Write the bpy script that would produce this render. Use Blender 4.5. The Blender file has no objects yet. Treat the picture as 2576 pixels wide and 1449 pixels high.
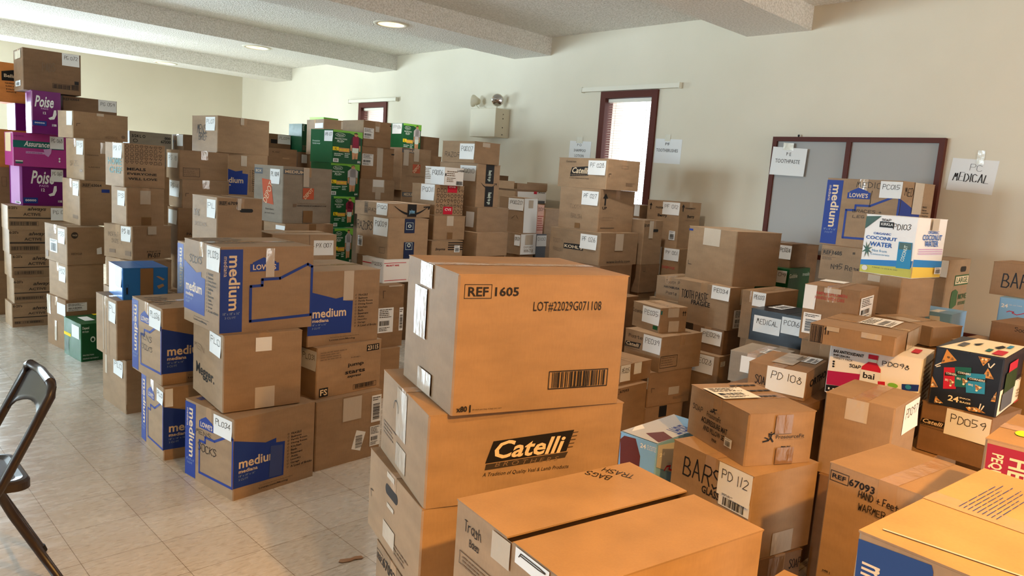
import bpy, bmesh, math, random
from mathutils import Vector, Matrix
PI = math.pi
# ---------------------------------------------------------------- camera
S = bpy.context.scene
C = S.collection
cam_data = bpy.data.cameras.new('camera')
cam_data.sensor_fit = 'HORIZONTAL'; cam_data.sensor_width = 36.0
cam_data.lens = 26.1174
cam_data.clip_start = 0.05; cam_data.clip_end = 200
cam = bpy.data.objects.new('camera', cam_data); C.objects.link(cam)
cam.matrix_world = Matrix([(0.7165785, 0.0494145, -0.6957539, 0.0000000), (-0.6940330, 0.1499368, -0.7041571, 0.0000000), (0.0695236, 0.9874600, 0.1417368, 1.6000000), (0.0000000, 0.0000000, 0.0000000, 1.0000000)])
S.camera = cam
# ---------------------------------------------------------------- view, world, daylight
S.view_settings.view_transform = 'Standard'; S.view_settings.look = 'None'
S.view_settings.exposure = 1.68; S.view_settings.gamma = 1.0
S.view_settings.use_curve_mapping = False
S.cycles.max_bounces = 10; S.cycles.diffuse_bounces = 6; S.cycles.glossy_bounces = 4
S.cycles.transparent_max_bounces = 12; S.cycles.sample_clamp_indirect = 8.0
S.cycles.caustics_reflective = False; S.cycles.caustics_refractive = False
W = bpy.data.worlds.new('sky'); S.world = W; W.use_nodes = True
wn = W.node_tree.nodes; wb = wn['Background']
wb.inputs['Color'].default_value = (0.86, 0.94, 1.0, 1); wb.inputs['Strength'].default_value = 1.5
XR, YF, XL, YB, ZC, ZB = 5.70, 12.65, -12.0, -3.6, 3.08, 2.90      # room: window wall, far wall, glazed side, wall behind camera, ceiling, beam underside
def area(name, loc, rot, sx, sy, power, col):
    l = bpy.data.lights.new(name, 'AREA'); l.shape = 'RECTANGLE'; l.size = sx; l.size_y = sy
    l.energy = power; l.color = col
    o = bpy.data.objects.new(name, l); C.objects.link(o); o.location = loc; o.rotation_euler = rot
    return o
DAY = (0.69, 0.88, 1.0)
SIDE_WINDOWS = [(4.6, 1.8), (7.6, 1.8), (10.6, 1.8)]; SIDE_POWER = [80, 260, 250]   # centre y, width
for (yc, wd), pw in zip(SIDE_WINDOWS, SIDE_POWER):
    area('daylight_side', (XL - 0.25, yc, 1.45), (0, -PI/2, 0), 2.2, wd, pw, DAY)
area('daylight_far_door', (0.70, YF + 0.3, 1.15), (-PI/2, 0, 0), 2.4, 2.3, 260, DAY)
area('fill_light_back', (4.3, YB - 0.3, 1.2), (PI/2, 0, 0), 2.0, 2.2, 24, (1.0, 0.93, 0.82))  # unseen fill light, added to brighten the right-hand box faces
WARM = (1.0, 0.48, 0.10); SOFT = (1.0, 0.96, 0.90)
# ---------------------------------------------------------------- colours and materials
def hexlin(h):
    out = []
    for i in (0, 2, 4):
        c = int(h[i:i+2], 16) / 255
        out.append(c/12.92 if c <= 0.04045 else ((c+0.055)/1.055)**2.4)
    return (*out, 1)
PAL = dict(kraft='9a7f63', kraft2='927354', kraft3='7f6248', greyk='918678', kraftl='d9c3a3', pinkk='d8ab9b', black='1c1a1b', ink='3a322c', ink2='7a6450', faint='98795a',
  navy='1f3a8a', dnavy='1d2848', dnavy2='1d3f78', blue='2568b0', blue2='2b8fc4', royal='1c5fb4', sky='7fb4d6', slate='5b6068', paper='e4e6e6', white='e4e2de', whiteb='f0f0f0', cream='f1ead2',
  green='175530', dgreen='12432a', lime='7fc24a', teal='1b6663', pale='d6e6dc', yellow='f0d21c', yellow2='d9b62a', orange='b9573a', red='c4203a', red2='a8463a', pink='ef7fb4', purple='6a1766', magenta='a93a86', magenta2='b01f55', maroon='8f1d35', lilac='c79acb',
  ocean='2f86cf', sand='c6c659', sandy='f0cf5a', amber='5e231b', silver='b9bcc2', beer='7fb2e0', blackb='14181e', chip='1e2636', tan='d09a58', orangek='d58a48', tapeblue='3d4d84', skin='c8966f', shirt='c5c3c6', wine='8c1f3f', neon='b8f00c', tapegrey='c3b6a4', bluegrey='8fa0b4')
MATS = {}
def nodes_of(name, rough=0.6, spec=0.3):
    m = bpy.data.materials.new(name); m.use_nodes = True
    nt = m.node_tree; b = nt.nodes['Principled BSDF']
    b.inputs['Roughness'].default_value = rough; b.inputs['Specular IOR Level'].default_value = spec
    return m, nt, b
def noise(nt, scale, detail=4, stretch=None, coord='Object'):
    tc = nt.nodes.new('ShaderNodeTexCoord'); n = nt.nodes.new('ShaderNodeTexNoise')
    n.inputs['Scale'].default_value = scale; n.inputs['Detail'].default_value = detail
    if stretch:
        mp = nt.nodes.new('ShaderNodeMapping'); mp.inputs['Scale'].default_value = stretch
        nt.links.new(tc.outputs[coord], mp.inputs['Vector']); nt.links.new(mp.outputs[0], n.inputs['Vector'])
    else: nt.links.new(tc.outputs[coord], n.inputs['Vector'])
    return n
def ramp(nt, src, stops):
    r = nt.nodes.new('ShaderNodeValToRGB'); el = r.color_ramp.elements
    while len(el) < len(stops): el.new(0.5)
    for e, (p, c) in zip(el, stops): e.position = p; e.color = c
    nt.links.new(src, r.inputs[0]); return r
def bump(nt, b, src, strength, dist):
    n = nt.nodes.new('ShaderNodeBump'); n.inputs['Strength'].default_value = strength; n.inputs['Distance'].default_value = dist
    nt.links.new(src, n.inputs['Height']); nt.links.new(n.outputs[0], b.inputs['Normal']); return n
def shade(c, k): return (min(c[0]*k, 1), min(c[1]*k, 1), min(c[2]*k, 1), 1)
CARD = {'orangek', 'kraft', 'kraft2', 'kraft3', 'greyk', 'pinkk'}
def mat(key):
    if key in MATS: return MATS[key]
    if key in ('tape', 'seamtape', 'tapeB', 'paletape'):
        m, nt, b = nodes_of({'tape': 'clear_tape', 'paletape': 'clear_tape_on_wall', 'seamtape': 'clear_tape_on_board', 'tapeB': 'brown_tape'}[key], 0.16, 0.7)
        b.inputs['Base Color'].default_value = hexlin({'tape': 'bcb0a0', 'paletape': 'd6d2c2', 'seamtape': 'a48566', 'tapeB': '7d5d3d'}[key])  # pale colour of the clear strips includes their daylight sheen
        n = noise(nt, 9, 4, (1, 1, .5)); bump(nt, b, n.outputs[0], 0.45, 0.02)
    else:
        col = hexlin(PAL[key]); card = key in CARD
        m, nt, b = nodes_of(('cardboard_' if card else 'print_') + key, 0.62 if card else 0.5, 0.25)
        if card:
            n = noise(nt, 7, 6, (1, 1, 3)); f = noise(nt, 160, 2, (1, 1, .25))
            r = ramp(nt, n.outputs[0], [(0.3, shade(col, .88)), (0.7, shade(col, 1.1))])
            mx = nt.nodes.new('ShaderNodeMix'); mx.data_type = 'RGBA'; mx.blend_type = 'MULTIPLY'; mx.inputs[0].default_value = 0.2
            r2 = ramp(nt, f.outputs[0], [(0.3, (.72, .72, .72, 1)), (0.65, (1, 1, 1, 1))])
            nt.links.new(r.outputs[0], mx.inputs[6]); nt.links.new(r2.outputs[0], mx.inputs[7])
            oi = nt.nodes.new('ShaderNodeObjectInfo'); hv = nt.nodes.new('ShaderNodeHueSaturation')
            mr = nt.nodes.new('ShaderNodeMapRange'); mr.inputs[3].default_value = 0.88; mr.inputs[4].default_value = 1.1
            nt.links.new(oi.outputs['Random'], mr.inputs[0]); nt.links.new(mr.outputs[0], hv.inputs['Value'])
            nt.links.new(mx.outputs[2], hv.inputs['Color']); nt.links.new(hv.outputs[0], b.inputs['Base Color'])
            w = noise(nt, 3.2, 4); bump(nt, b, w.outputs[0], 0.35, 0.02)
        else:
            b.inputs['Base Color'].default_value = col
            if key in ('green', 'dgreen', 'lime', 'purple', 'magenta', 'blue', 'whiteb', 'beer', 'blackb', 'chip', 'silver', 'amber'):
                b.inputs['Roughness'].default_value = 0.32; w = noise(nt, 5, 3); bump(nt, b, w.outputs[0], 0.2, 0.02)
            if key == 'paper': b.inputs['Roughness'].default_value = 0.8
    MATS[key] = m; return m
# ---------------------------------------------------------------- object helpers
def tag(o, label=None, cat=None, group=None, kind=None):
    for k, v in (('label', label), ('category', cat), ('group', group), ('kind', kind)):
        if v: o[k] = v
    return o
def empty(name, loc, rz=0.0):
    o = bpy.data.objects.new(name, None); C.objects.link(o); o.location = loc; o.rotation_euler = (0, 0, rz)
    o.empty_display_size = 0.1
    return o
class MB:
    """collects polygons with a material key each and links them as one mesh object"""
    def __init__(s): s.v = []; s.f = []; s.m = []; s.keys = []
    def key(s, k):
        if k not in s.keys: s.keys.append(k)
        return s.keys.index(k)
    def poly(s, pts, k):
        i = len(s.v); s.v += [tuple(p) for p in pts]; s.f.append(tuple(range(i, i+len(pts)))); s.m.append(s.key(k))
    def box(s, x0, y0, z0, x1, y1, z1, k, M=None):
        P = [Vector((x, y, z)) for z in (z0, z1) for y in (y0, y1) for x in (x0, x1)]
        if M: P = [M @ p for p in P]
        i = len(s.v); s.v += [tuple(p) for p in P]; q = s.key(k)
        for f in ((0, 2, 3, 1), (4, 5, 7, 6), (0, 1, 5, 4), (2, 6, 7, 3), (0, 4, 6, 2), (1, 3, 7, 5)):
            s.f.append(tuple(i+j for j in f)); s.m.append(q)
    def tube(s, pts, r, k, n=10, cap=True):
        pts = [Vector(p) for p in pts]; rings = []; q = s.key(k)
        up = Vector((0, 0, 1))
        for j, p in enumerate(pts):
            d = ((pts[j+1] if j+1 < len(pts) else p) - (pts[j-1] if j else p)).normalized()
            a = d.cross(up if abs(d.z) < .95 else Vector((1, 0, 0))).normalized(); c = a.cross(d)
            base = len(s.v); rr = r[j] if isinstance(r, (list, tuple)) else r
            for t in range(n):
                w = 2*PI*t/n; s.v.append(tuple(p + a*math.cos(w)*rr + c*math.sin(w)*rr))
            rings.append(base)
        for a, c in zip(rings, rings[1:]):
            for t in range(n): s.f.append((a+t, a+(t+1) % n, c+(t+1) % n, c+t)); s.m.append(q)
        if cap:
            s.f.append(tuple(rings[0]+t for t in range(n))); s.m.append(q)
            s.f.append(tuple(rings[-1]+t for t in reversed(range(n)))); s.m.append(q)
    def lathe(s, prof, k, M=None, n=24):
        q = s.key(k); rows = []
        for r, z in prof:
            base = len(s.v)
            for t in range(n):
                p = Vector((r*math.cos(2*PI*t/n), r*math.sin(2*PI*t/n), z))
                s.v.append(tuple(M @ p if M else p))
            rows.append(base)
        for a, c in zip(rows, rows[1:]):
            for t in range(n): s.f.append((a+t, a+(t+1) % n, c+(t+1) % n, c+t)); s.m.append(q)
    def build(s, name, parent=None, bevel=0, smooth=False, mats=None, weld=False):
        me = bpy.data.meshes.new(name); me.from_pydata(s.v, [], s.f)
        for k in s.keys: me.materials.append(mats[k] if mats and k in mats else mat(k))
        for p, m in zip(me.polygons, s.m): p.material_index = m; p.use_smooth = smooth
        me.update()
        if weld:
            g = bmesh.new(); g.from_mesh(me); bmesh.ops.remove_doubles(g, verts=g.verts, dist=1e-4); bmesh.ops.recalc_face_normals(g, faces=g.faces); g.to_mesh(me); g.free()
        o = bpy.data.objects.new(name, me); C.objects.link(o)
        if parent: o.parent = parent
        if bevel:
            b = o.modifiers.new('bevel', 'BEVEL'); b.width = bevel; b.segments = 2; b.limit_method = 'ANGLE'
        return o
# ---------------------------------------------------------------- lettering
_T = {}
def printed(txt, bold=True, ital=False):
    k = (txt, bold, ital)
    if k in _T: return _T[k]
    cu = bpy.data.curves.new('lettering', 'FONT'); cu.body = txt; cu.resolution_u = 2
    if bold: cu.offset = 0.022
    if ital: cu.shear = 0.3
    o = bpy.data.objects.new('lettering', cu); C.objects.link(o)
    me = bpy.data.meshes.new_from_object(o.evaluated_get(bpy.context.evaluated_depsgraph_get()))
    V = [(v.co.x, v.co.y) for v in me.vertices]; F = [tuple(p.vertices) for p in me.polygons]
    bpy.data.objects.remove(o); bpy.data.curves.remove(cu); bpy.data.meshes.remove(me)
    if not V: _T[k] = ([], []); return _T[k]
    x0 = min(v[0] for v in V); x1 = max(v[0] for v in V); y0 = min(v[1] for v in V); y1 = max(v[1] for v in V)
    _T[k] = ([((x-x0)/max(x1-x0, 1e-6), (y-y0)/max(y1-y0, 1e-6)) for x, y in V], F); return _T[k]
def G(s): return [[(int(a[0])/4, int(a[1])/6) for a in st.split()] for st in s.split(',')]
PEN = {'A': '00 26 40,12 32', 'B': '00 06 26 35 34 23 03,23 42 41 30 00', 'C': '45 26 05 01 10 30 41', 'D': '00 06 26 44 42 20 00', 'E': '46 06 00 40,03 33', 'F': '46 06 00,03 33', 'G': '45 26 05 01 10 30 42 22', 'H': '00 06,40 46,03 43', 'I': '20 26', 'J': '46 41 20 01', 'K': '00 06,46 03 40', 'L': '06 00 40', 'M': '00 16 23 36 40', 'N': '00 06 40 46', 'O': '26 05 01 20 41 45 26', 'P': '00 06 36 45 44 33 03', 'Q': '26 05 01 20 41 45 26,22 40', 'R': '00 06 36 45 44 33 03,23 40', 'S': '45 36 16 05 14 33 42 31 10 01', 'T': '06 46,26 20', 'U': '06 01 10 30 41 46', 'V': '06 20 46', 'W': '06 10 24 30 46', 'X': '06 40,46 00', 'Y': '06 23 46,23 20', 'Z': '06 46 00 40',
 '0': '26 05 01 20 41 45 26', '1': '20 26', '2': '05 26 45 44 00 40', '3': '05 26 45 34 23,23 42 31 10 01', '4': '30 36 02 42', '5': '46 06 03 33 42 31 10 00', '6': '36 14 01 10 30 41 42 23 02', '7': '06 46 10', '8': '26 15 24 42 30 10 02 24 35 26', '9': '44 23 04 15 36 44 30', '+': '21 25,03 43', '-': '03 43', '/': '00 46', '\\': '06 40', '.': '10 11', '|': '20 26',
 'a': '43 24 03 01 20 42,44 40', 'b': '06 00 30 42 24 03', 'c': '43 24 02 00 30', 'd': '46 40 10 02 24 43', 'e': '02 42 34 14 02 10 40', 'f': '36 25 20,04 34', 'g': '43 24 03 12 42,44 40 00', 'h': '06 00,03 24 40', 'i': '20 24', 'l': '26 20', 'm': '00 04,03 14 20,23 34 40', 'n': '00 04,03 24 40', 'o': '24 03 01 20 41 43 24', 'p': '04 00,03 34 42 22 02', 'r': '04 00,03 24 34', 's': '43 14 13 32 30 00', 't': '26 20 40,04 44', 'u': '04 01 20 41,44 40', 'y': '04 21,44 00', 'w': '04 10 23 30 44', 'x': '04 40,44 00'}
PEN = {k: G(v) for k, v in PEN.items()}
def pen_strokes(txt, rnd):
    """handwriting: polylines in a unit box"""
    out = []; lines = txt.split('\n'); n = len(lines)
    for li, line in enumerate(lines):
        x = 0; L = []
        for ch in line:
            g = PEN.get(ch) or PEN.get(ch.upper())
            if g is None: x += 0.6; continue
            w = 0.28 if ch in 'I1il.|' else 1.0
            sk = rnd.uniform(-.08, .16); dy = rnd.uniform(-.06, .06); hh = rnd.uniform(.9, 1.05)
            for st in g: L.append([((x + (p[0] - (.36 if w < 1 else 0))*0.72 + p[1]*sk), p[1]*hh + dy) for p in st])
            x += 0.72*w + 0.26
        if not L: continue
        mx = max(p[0] for s in L for p in s) or 1; mn = min(p[0] for s in L for p in s)
        for s in L: out.append([((p[0]-mn)/(mx-mn+1e-6), (p[1]*0.82 + (n-1-li))/n) for p in s])
    return out
def ribbon(pts, w):
    """thick polyline as quads (2D)"""
    Q = []
    for (a, b), (c, d) in zip(pts, pts[1:]):
        L = math.hypot(c-a, d-b)
        if L < 1e-6: continue
        ex, ey = (c-a)/L*w*.35, (d-b)/L*w*.35; nx, ny = -(d-b)/L*w/2, (c-a)/L*w/2
        Q.append([(a-ex+nx, b-ey+ny), (a-ex-nx, b-ey-ny), (c+ex-nx, d+ey-ny), (c+ex+nx, d+ey+ny)])
    return Q
# every print kind turns into 2D polygons [(material key, [(s,t),..])] on a face; s runs to the right, t runs up
def rect(s0, t0, s1, t1): return [(s0, t0), (s1, t0), (s1, t1), (s0, t1)]
def ell(s0, t0, s1, t1, n=20):
    return [((s0+s1)/2 + (s1-s0)/2*math.cos(2*PI*i/n), (t0+t1)/2 + (t1-t0)/2*math.sin(2*PI*i/n)) for i in range(n)]
def place(u, v, R, rot):
    s0, t0, s1, t1 = R
    a = math.radians(rot)
    if rot in (0,): return (s0+u*(s1-s0), t0+v*(t1-t0))
    if rot == 180: return (s1-u*(s1-s0), t1-v*(t1-t0))
    if rot == 90: return (s1-v*(s1-s0), t0+u*(t1-t0))
    if rot == -90: return (s0+v*(s1-s0), t1-u*(t1-t0))
    w, h = s1-s0, t1-t0                                             # slanted lettering: fit along the diagonal
    L = math.hypot(w, h)*.92; H = min(w, h)*.45
    x, y = (u-.5)*L, (v-.5)*H
    return ((s0+s1)/2 + x*math.cos(a) - y*math.sin(a), (t0+t1)/2 + x*math.sin(a) + y*math.cos(a))
def text2d(R, txt, k, bold, ital, rot=0):
    V, F = printed(txt, bold, ital)
    P = [place(u, v, R, rot) for u, v in V]
    return [(k, [P[i] for i in f]) for f in F]
def hand2d(R, txt, k, rot=0, w=None, seed=0):
    rnd = random.Random(txt + str(seed)); out = []
    w = w or max(0.0022, min(0.006, (R[3]-R[1])*0.07))
    for st in pen_strokes(txt, rnd):
        P = [place(u, v, R, rot) for u, v in st]
        out += [(k, q) for q in ribbon(P, w)]
    return out
def bars(R, k, seed=1, vert=False):
    s0, t0, s1, t1 = R; rnd = random.Random(seed); out = []; x = 0; n = 0
    tot = (t1-t0) if vert else (s1-s0)
    while x < 1 and n < 34:
        w = rnd.choice((.012, .02, .034)); g = rnd.choice((.012, .018, .03))
        if x+w > 1: break
        out.append((k, rect(s0, t0+x*tot, s1, t0+(x+w)*tot) if vert else rect(s0+x*tot, t0, s0+(x+w)*tot, t1))); x += w+g; n += 1
    return out
def rows(R, k, n=5, seed=2, fill=.55):
    s0, t0, s1, t1 = R; rnd = random.Random(seed); out = []; h = (t1-t0)/n
    for i in range(n):
        x = s0; e = s0 + (s1-s0)*rnd.uniform(.6, 1)
        while x < e:
            w = (s1-s0)*rnd.uniform(.08, .22); out.append((k, rect(x, t1-(i+fill)*h, min(x+w, e), t1-(i+.12)*h))); x += w + (s1-s0)*.03
    return out
def frame(R, k, w):
    s0, t0, s1, t1 = R
    return [(k, rect(s0, t0, s1, t0+w)), (k, rect(s0, t1-w, s1, t1)), (k, rect(s0, t0, s0+w, t1)), (k, rect(s1-w, t0, s1, t1))]
def sub(R, u0, v0, u1, v1):                                          # fraction of a rect, v measured from the top
    s0, t0, s1, t1 = R; w, h = s1-s0, t1-t0
    return (s0+u0*w, t1-v1*h, s0+u1*w, t1-v0*h)
def pts(R, uv):
    s0, t0, s1, t1 = R
    return [(s0+u*(s1-s0), t1-v*(t1-t0)) for u, v in uv]
def moving_logo_face(R):                                             # strip with the size word, store sign and house outline
    o = [('navy', rect(*sub(R, 0, .03, .225, .985)))]
    o += text2d(sub(R, .085, .1, .2, .73), 'medium', 'kraftl', True, False, -90)
    o += text2d(sub(R, .035, .11, .075, .34), 'mediana', 'kraftl', False, False, -90)
    o += text2d(sub(R, .03, .75, .2, .78), '18" x 18" x 16"', 'bluegrey', False, False); o += text2d(sub(R, .05, .8, .16, .825), '3 CU FT', 'bluegrey', False, False)
    o.append(('navy', pts(R, [(.30, .29), (.30, .20), (.325, .20), (.325, .185), (.44, .125), (.575, .175), (.575, .19), (.605, .19), (.605, .285)])))
    o += text2d(sub(R, .33, .205, .575, .27), "LOWE'S", 'kraftl', True, False)
    P = pts(R, [(.31, .46), (.31, .87), (.98, .85), (.98, .25), (.93, .22), (.62, .38), (.43, .385), (.43, .455), (.31, .46)])
    return o + [('navy', q) for q in ribbon(P, (R[2]-R[0])*.028)]
def moving_list_face(R):                                             # solid house with the size word and the room checklist
    o = [('navy', pts(R, [(0, .26), (.37, .375), (.5, .35), (.5, .41), (.61, .42), (.6, .86), (0, .85)]))]
    o += text2d(sub(R, .06, .5, .52, .62), 'medium', 'kraftl', True, False); o += text2d(sub(R, .06, .635, .28, .68), 'mediana', 'kraftl', True, False)
    o += text2d(sub(R, .06, .70, .25, .725), '18" x 18" x 16"', 'bluegrey', False, False); o += text2d(sub(R, .06, .745, .17, .77), '3 CU FT', 'bluegrey', False, False)
    L = ['FRAGILE', 'Bedroom', 'Family Room', 'Dining Room', 'Kitchen', 'Bath', 'Basement', 'Attic', 'Laundry', 'Garage', 'A Load of Bricks']
    for i, t in enumerate(L):
        v = .33 + i*.043
        o += text2d(sub(R, .69, v, min(.69 + .019*len(t), .97), v+.03), t, 'ink', True, False)
        o += [('ink', q) for q in ribbon(ell(*sub(R, .645, v+.004, .665, v+.026), 8), .0015)]
    return o + text2d(sub(R, .3, .925, .66, .955), 'Lowes.com/Moving', 'ink', True, False) + text2d(sub(R, .31, .895, .72, .91), 'For moving tips and packing checklists', 'ink', False, False)
def brand_panel(R, big):
    o = [('black', pts(R, [(.09, .12), (.95, 0), (.88, .52), (.02, .64)])), ('ink', pts(R, [(.03, .66), (.9, .54), (.87, .68), (.02, .8)]))]
    o += text2d(sub(R, .11, .12, .86, .55), 'Catelli', 'kraftl', True, True) + text2d(sub(R, .12, .63, .8, .74), 'B R O T H E R S', 'ink2', False, True)
    if big:
        for i in range(5): o.append(('ink', pts(R, [(.93-.012*i, .06+.09*i), (1.0-.012*i, .05+.09*i), (.995-.012*i, .07+.09*i), (.925-.012*i, .08+.09*i)])))
    return o + text2d(sub(R, 0, .86, .92, .98), 'A Tradition of Quality Veal & Lamb Products', 'black', False, True)
def model_face(R, no, size, alt):
    sh = 'wine' if no in (80, 64) and alt else 'shirt'
    o = [('lime', pts(R, [(0, 0), (1, 0), (1, .2), (.55, .06), (0, .07)]))]
    o += [('pale', q) for q in ribbon(ell(*sub(R, .08, .09, .40, .2)), .003)] + text2d(sub(R, .13, .12, .35, .18), 'Depend', 'pale', True, True)
    o += text2d(sub(R, .06, .24, .46, .285), 'PROTECTION', 'pale', True, False) + text2d(sub(R, .13, .3, .37, .37), 'PLUS+', 'pale', True, True)
    o += [('yellow', rect(*sub(R, 0, .51, .2, .62))), ('tan', rect(*sub(R, .2, .53, .56, .65)))] + text2d(sub(R, .06, .53, .14, .6), size, 'black', True, False) + text2d(sub(R, .23, .56, .52, .62), 'MAXIMUM', 'yellow', True, False)
    o += rows(sub(R, .05, .70, .36, .8), 'pale', 2) + rows(sub(R, .4, .68, .58, .83), 'pale', 3)
    o += [('paper', rect(*sub(R, .02, .86, .2, .97)))] + bars(sub(R, .05, .88, .17, .95), 'ink')
    o += [('skin', pts(R, [(.64, .6), (.86, .6), (.84, .84), (.76, .84), (.755, .66), (.74, .84), (.66, .86)]))]
    o += [('ink', pts(R, [(.6, .2), (.7, .13), (.82, .13), (.93, .22), (.92, .55), (.85, .5), (.67, .5), (.58, .54)])) if no == 80 and alt else (sh, pts(R, [(.58, .22), (.7, .13), (.82, .13), (.94, .22), (.93, .42), (.86, .4), (.66, .4), (.58, .42)]))]
    o += [(sh, pts(R, [(.66, .15), (.86, .15), (.87, .5), (.65, .5)])), ('skin', ell(*sub(R, .7, .045, .83, .15))), ('skin', pts(R, [(.58, .42), (.64, .42), (.63, .6), (.59, .6)])), ('skin', pts(R, [(.88, .42), (.93, .42), (.93, .6), (.89, .6)]))]
    o += [('pale' if alt else 'silver', pts(R, [(.65, .5), (.87, .5), (.86, .64), (.77, .66), (.75, .66), (.65, .64)])), ('ink', pts(R, [(.7, .05), (.78, .03), (.83, .06), (.82, .08), (.71, .075)]))]
    return o + text2d(sub(R, .84, .89, .95, .96), str(no), 'paper', True, False)
def icons(R, k, seed, n=46):
    rnd = random.Random(seed); o = []; s0, t0, s1, t1 = R; nx = 8; ny = max(3, n//nx); w = (s1-s0)/nx; h = (t1-t0)/ny
    for i in range(nx):
        for j in range(ny):
            cx, cy = s0+(i+.5)*w, t0+(j+.5)*h; kind = rnd.randrange(4); a = w*.36; c = h*.36
            if kind == 0: P = ell(cx-a, cy-c, cx+a, cy+c, 9); P.append(P[0])
            elif kind == 1: P = [(cx-a, cy-c), (cx+a, cy-c*.8), (cx+a*.6, cy+c), (cx-a*.7, cy+c), (cx-a, cy-c)]
            elif kind == 2: P = [(cx-a, cy), (cx-a*.3, cy+c), (cx+a*.2, cy-c*.5), (cx+a, cy+c*.7)]
            else: P = [(cx, cy-c), (cx-a, cy+c*.5), (cx-a*.4, cy+c), (cx, cy+c*.5), (cx+a*.5, cy+c), (cx+a, cy+c*.4), (cx, cy-c)]
            o += [(k, q) for q in ribbon(P, min(w, h)*.09)]
    return o
def chip2d(P, seed):
    rnd = random.Random(seed); o = [('tan', P)]; cx = sum(p[0] for p in P)/len(P); cy = sum(p[1] for p in P)/len(P)
    for _ in range(9):
        a, b = rnd.choice(P), rnd.random()*.75; x, y = cx+(a[0]-cx)*b, cy+(a[1]-cy)*b + rnd.uniform(-.003, .003); r = .004
        o.append((rnd.choice(('ink2', 'cream', 'kraft2')), ell(x-r, y-r, x+r, y+r, 7)))
    return o
def decal(d, b):
    """one print entry -> list of (key, polygon)"""
    kind, R = d[1], d[2]; a = list(d[3:]) + [None]*3
    if kind == 't': return text2d(R, a[0], a[1], True, False, a[2] or 0)
    if kind == 'tn': return text2d(R, a[0], a[1], False, False, a[2] or 0)
    if kind == 'ti': return text2d(R, a[0], a[1], True, True, 0)
    if kind == 'hwt': return text2d(R, a[0], a[1], True, True, 0)
    if kind == 'tx': return text2d(R, a[0], a[1], True, False, a[2] or 0)
    if kind == 'hwc':                                                # handwriting turned by any angle about its middle
        w, h, an = a[0], a[1], math.radians(a[3]); o = []
        for k, P in hand2d((-w/2, -h/2, w/2, h/2), a[2], 'black', 0, .0028):
            o.append((k, [(R[0]+x*math.cos(an)-y*math.sin(an), R[1]+x*math.sin(an)+y*math.cos(an)) for x, y in P]))
        return o
    if kind == 'hwf': return hand2d(R, a[0], 'ink2', a[1] or 0)
    if kind == 'hw': return hand2d(R, a[0], 'black', a[1] or 0)
    if kind == 'r': return [(a[0], rect(*R))]
    if kind == 'oval': return [(a[0], ell(*R))]
    if kind == 'f': return frame(R, a[0], max(.0018, min(R[2]-R[0], R[3]-R[1])*.045))
    if kind == 'bar': return bars(R, a[0], int(R[0]*999), R[3]-R[1] > 1.6*(R[2]-R[0]))
    if kind == 'poly': return [(a[0], R)]
    if kind == 'pl3': return [('paper', q) for q in ribbon(R, .004)]
    if kind == 'pl2': return [(a[0], q) for q in ribbon(R, .0035)]
    if kind == 'lines2': return rows(R, 'ink2', max(3, min(9, int((R[3]-R[1])/.012))))
    if kind == 'lines3': return rows(R, 'red2', 7)
    if kind == 'lines': return rows(R, a[1] or 'navy', a[2] or 6, 5, .34)
    if kind == 'stripes':
        return [('black', rect(*sub(R, 0, v, 1, v+.09))) for v in (.1, .3, .5, .7)]
    if kind == 'hole':
        s0, t0, s1, t1 = R; r = min(s1-s0, t1-t0)/2
        if s1-s0 > t1-t0: P = [(s0+r-r*math.sin(PI*i/8), (t0+t1)/2+r*math.cos(PI*i/8)) for i in range(9)] + [(s1-r+r*math.sin(PI*i/8), (t0+t1)/2-r*math.cos(PI*i/8)) for i in range(9)]
        else: P = ell(s0, t0, s1, t1)
        return [('black', P)]
    if kind == 'icons': return icons(R, 'ink' if b['mat'] == 'kraft' else 'ink2', R[0])
    if kind == 'arrow': return [('black', pts(R, [(.36, .4), (.64, .4), (.64, 1), (.36, 1)])), ('black', pts(R, [(0, .42), (.5, 0), (1, .42)]))]
    if kind == 'smile':
        P = [(u, 1-(4*u*(1-u))*.8) for u in [i/14 for i in range(15)]]; o = []
        for (u, v), (u2, v2) in zip(P, P[1:]):
            th = lambda q: .05+.22*math.sin(PI*min(max(q, 0), 1))
            o.append(('black', pts(R, [(u*.93, 1-v), (u2*.93, 1-v2), (u2*.93, 1-v2+th(u2)), (u*.93, 1-v+th(u))])))
        return o + [('black', pts(R, [(.80, .02), (1, -.05), (.97, .35), (.93, .33), (.94, .1), (.81, .14)]))]
    if kind == 'swash': return [('red', q) for q in ribbon(pts(R, [(.02, .5), (.1, .2), (.25, .3), (.2, .55), (.35, .85), (.5, .5), (.62, .1), (.7, .4), (.85, .6), (1, .35)]), (R[3]-R[1])*.16)]
    if kind == 'arc': return [('ink', q) for q in ribbon([(R[0]+(R[2]-R[0])*(.5-.5*math.cos(PI*i/10)), R[1]+(R[3]-R[1])*math.sin(PI*i/10)) for i in range(11)], .003)]
    if kind == 'runner':
        o = [('black', ell(*sub(R, .5, .02, .62, .16)))]
        for uv, w in (([(.95, .06), (.6, .3), (.55, .6), (.75, .98)], .1), ([(.6, .3), (.4, .2), (.45, .5)], .08), ([(.55, .6), (.4, .85), (0, .95)], .1), ([(.1, .55), (.35, .68), (.3, .85)], .06)):
            o += [('black', q) for q in ribbon(pts(R, uv), (R[2]-R[0])*w)]
        return o
    if kind == 'palm':
        o = []
        for i, an in enumerate((20, 65, 110, 150, 200, 250, 300, 340)):
            c, s = math.cos(math.radians(an)), math.sin(math.radians(an)); x, y = .45+.5*c, .45-.5*s
            o.append((('green', 'dgreen')[i % 2], pts(R, [(.45-.08*s, .45-.08*c), (x, y), (.45+.08*s, .45+.08*c)])))
        return o
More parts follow.
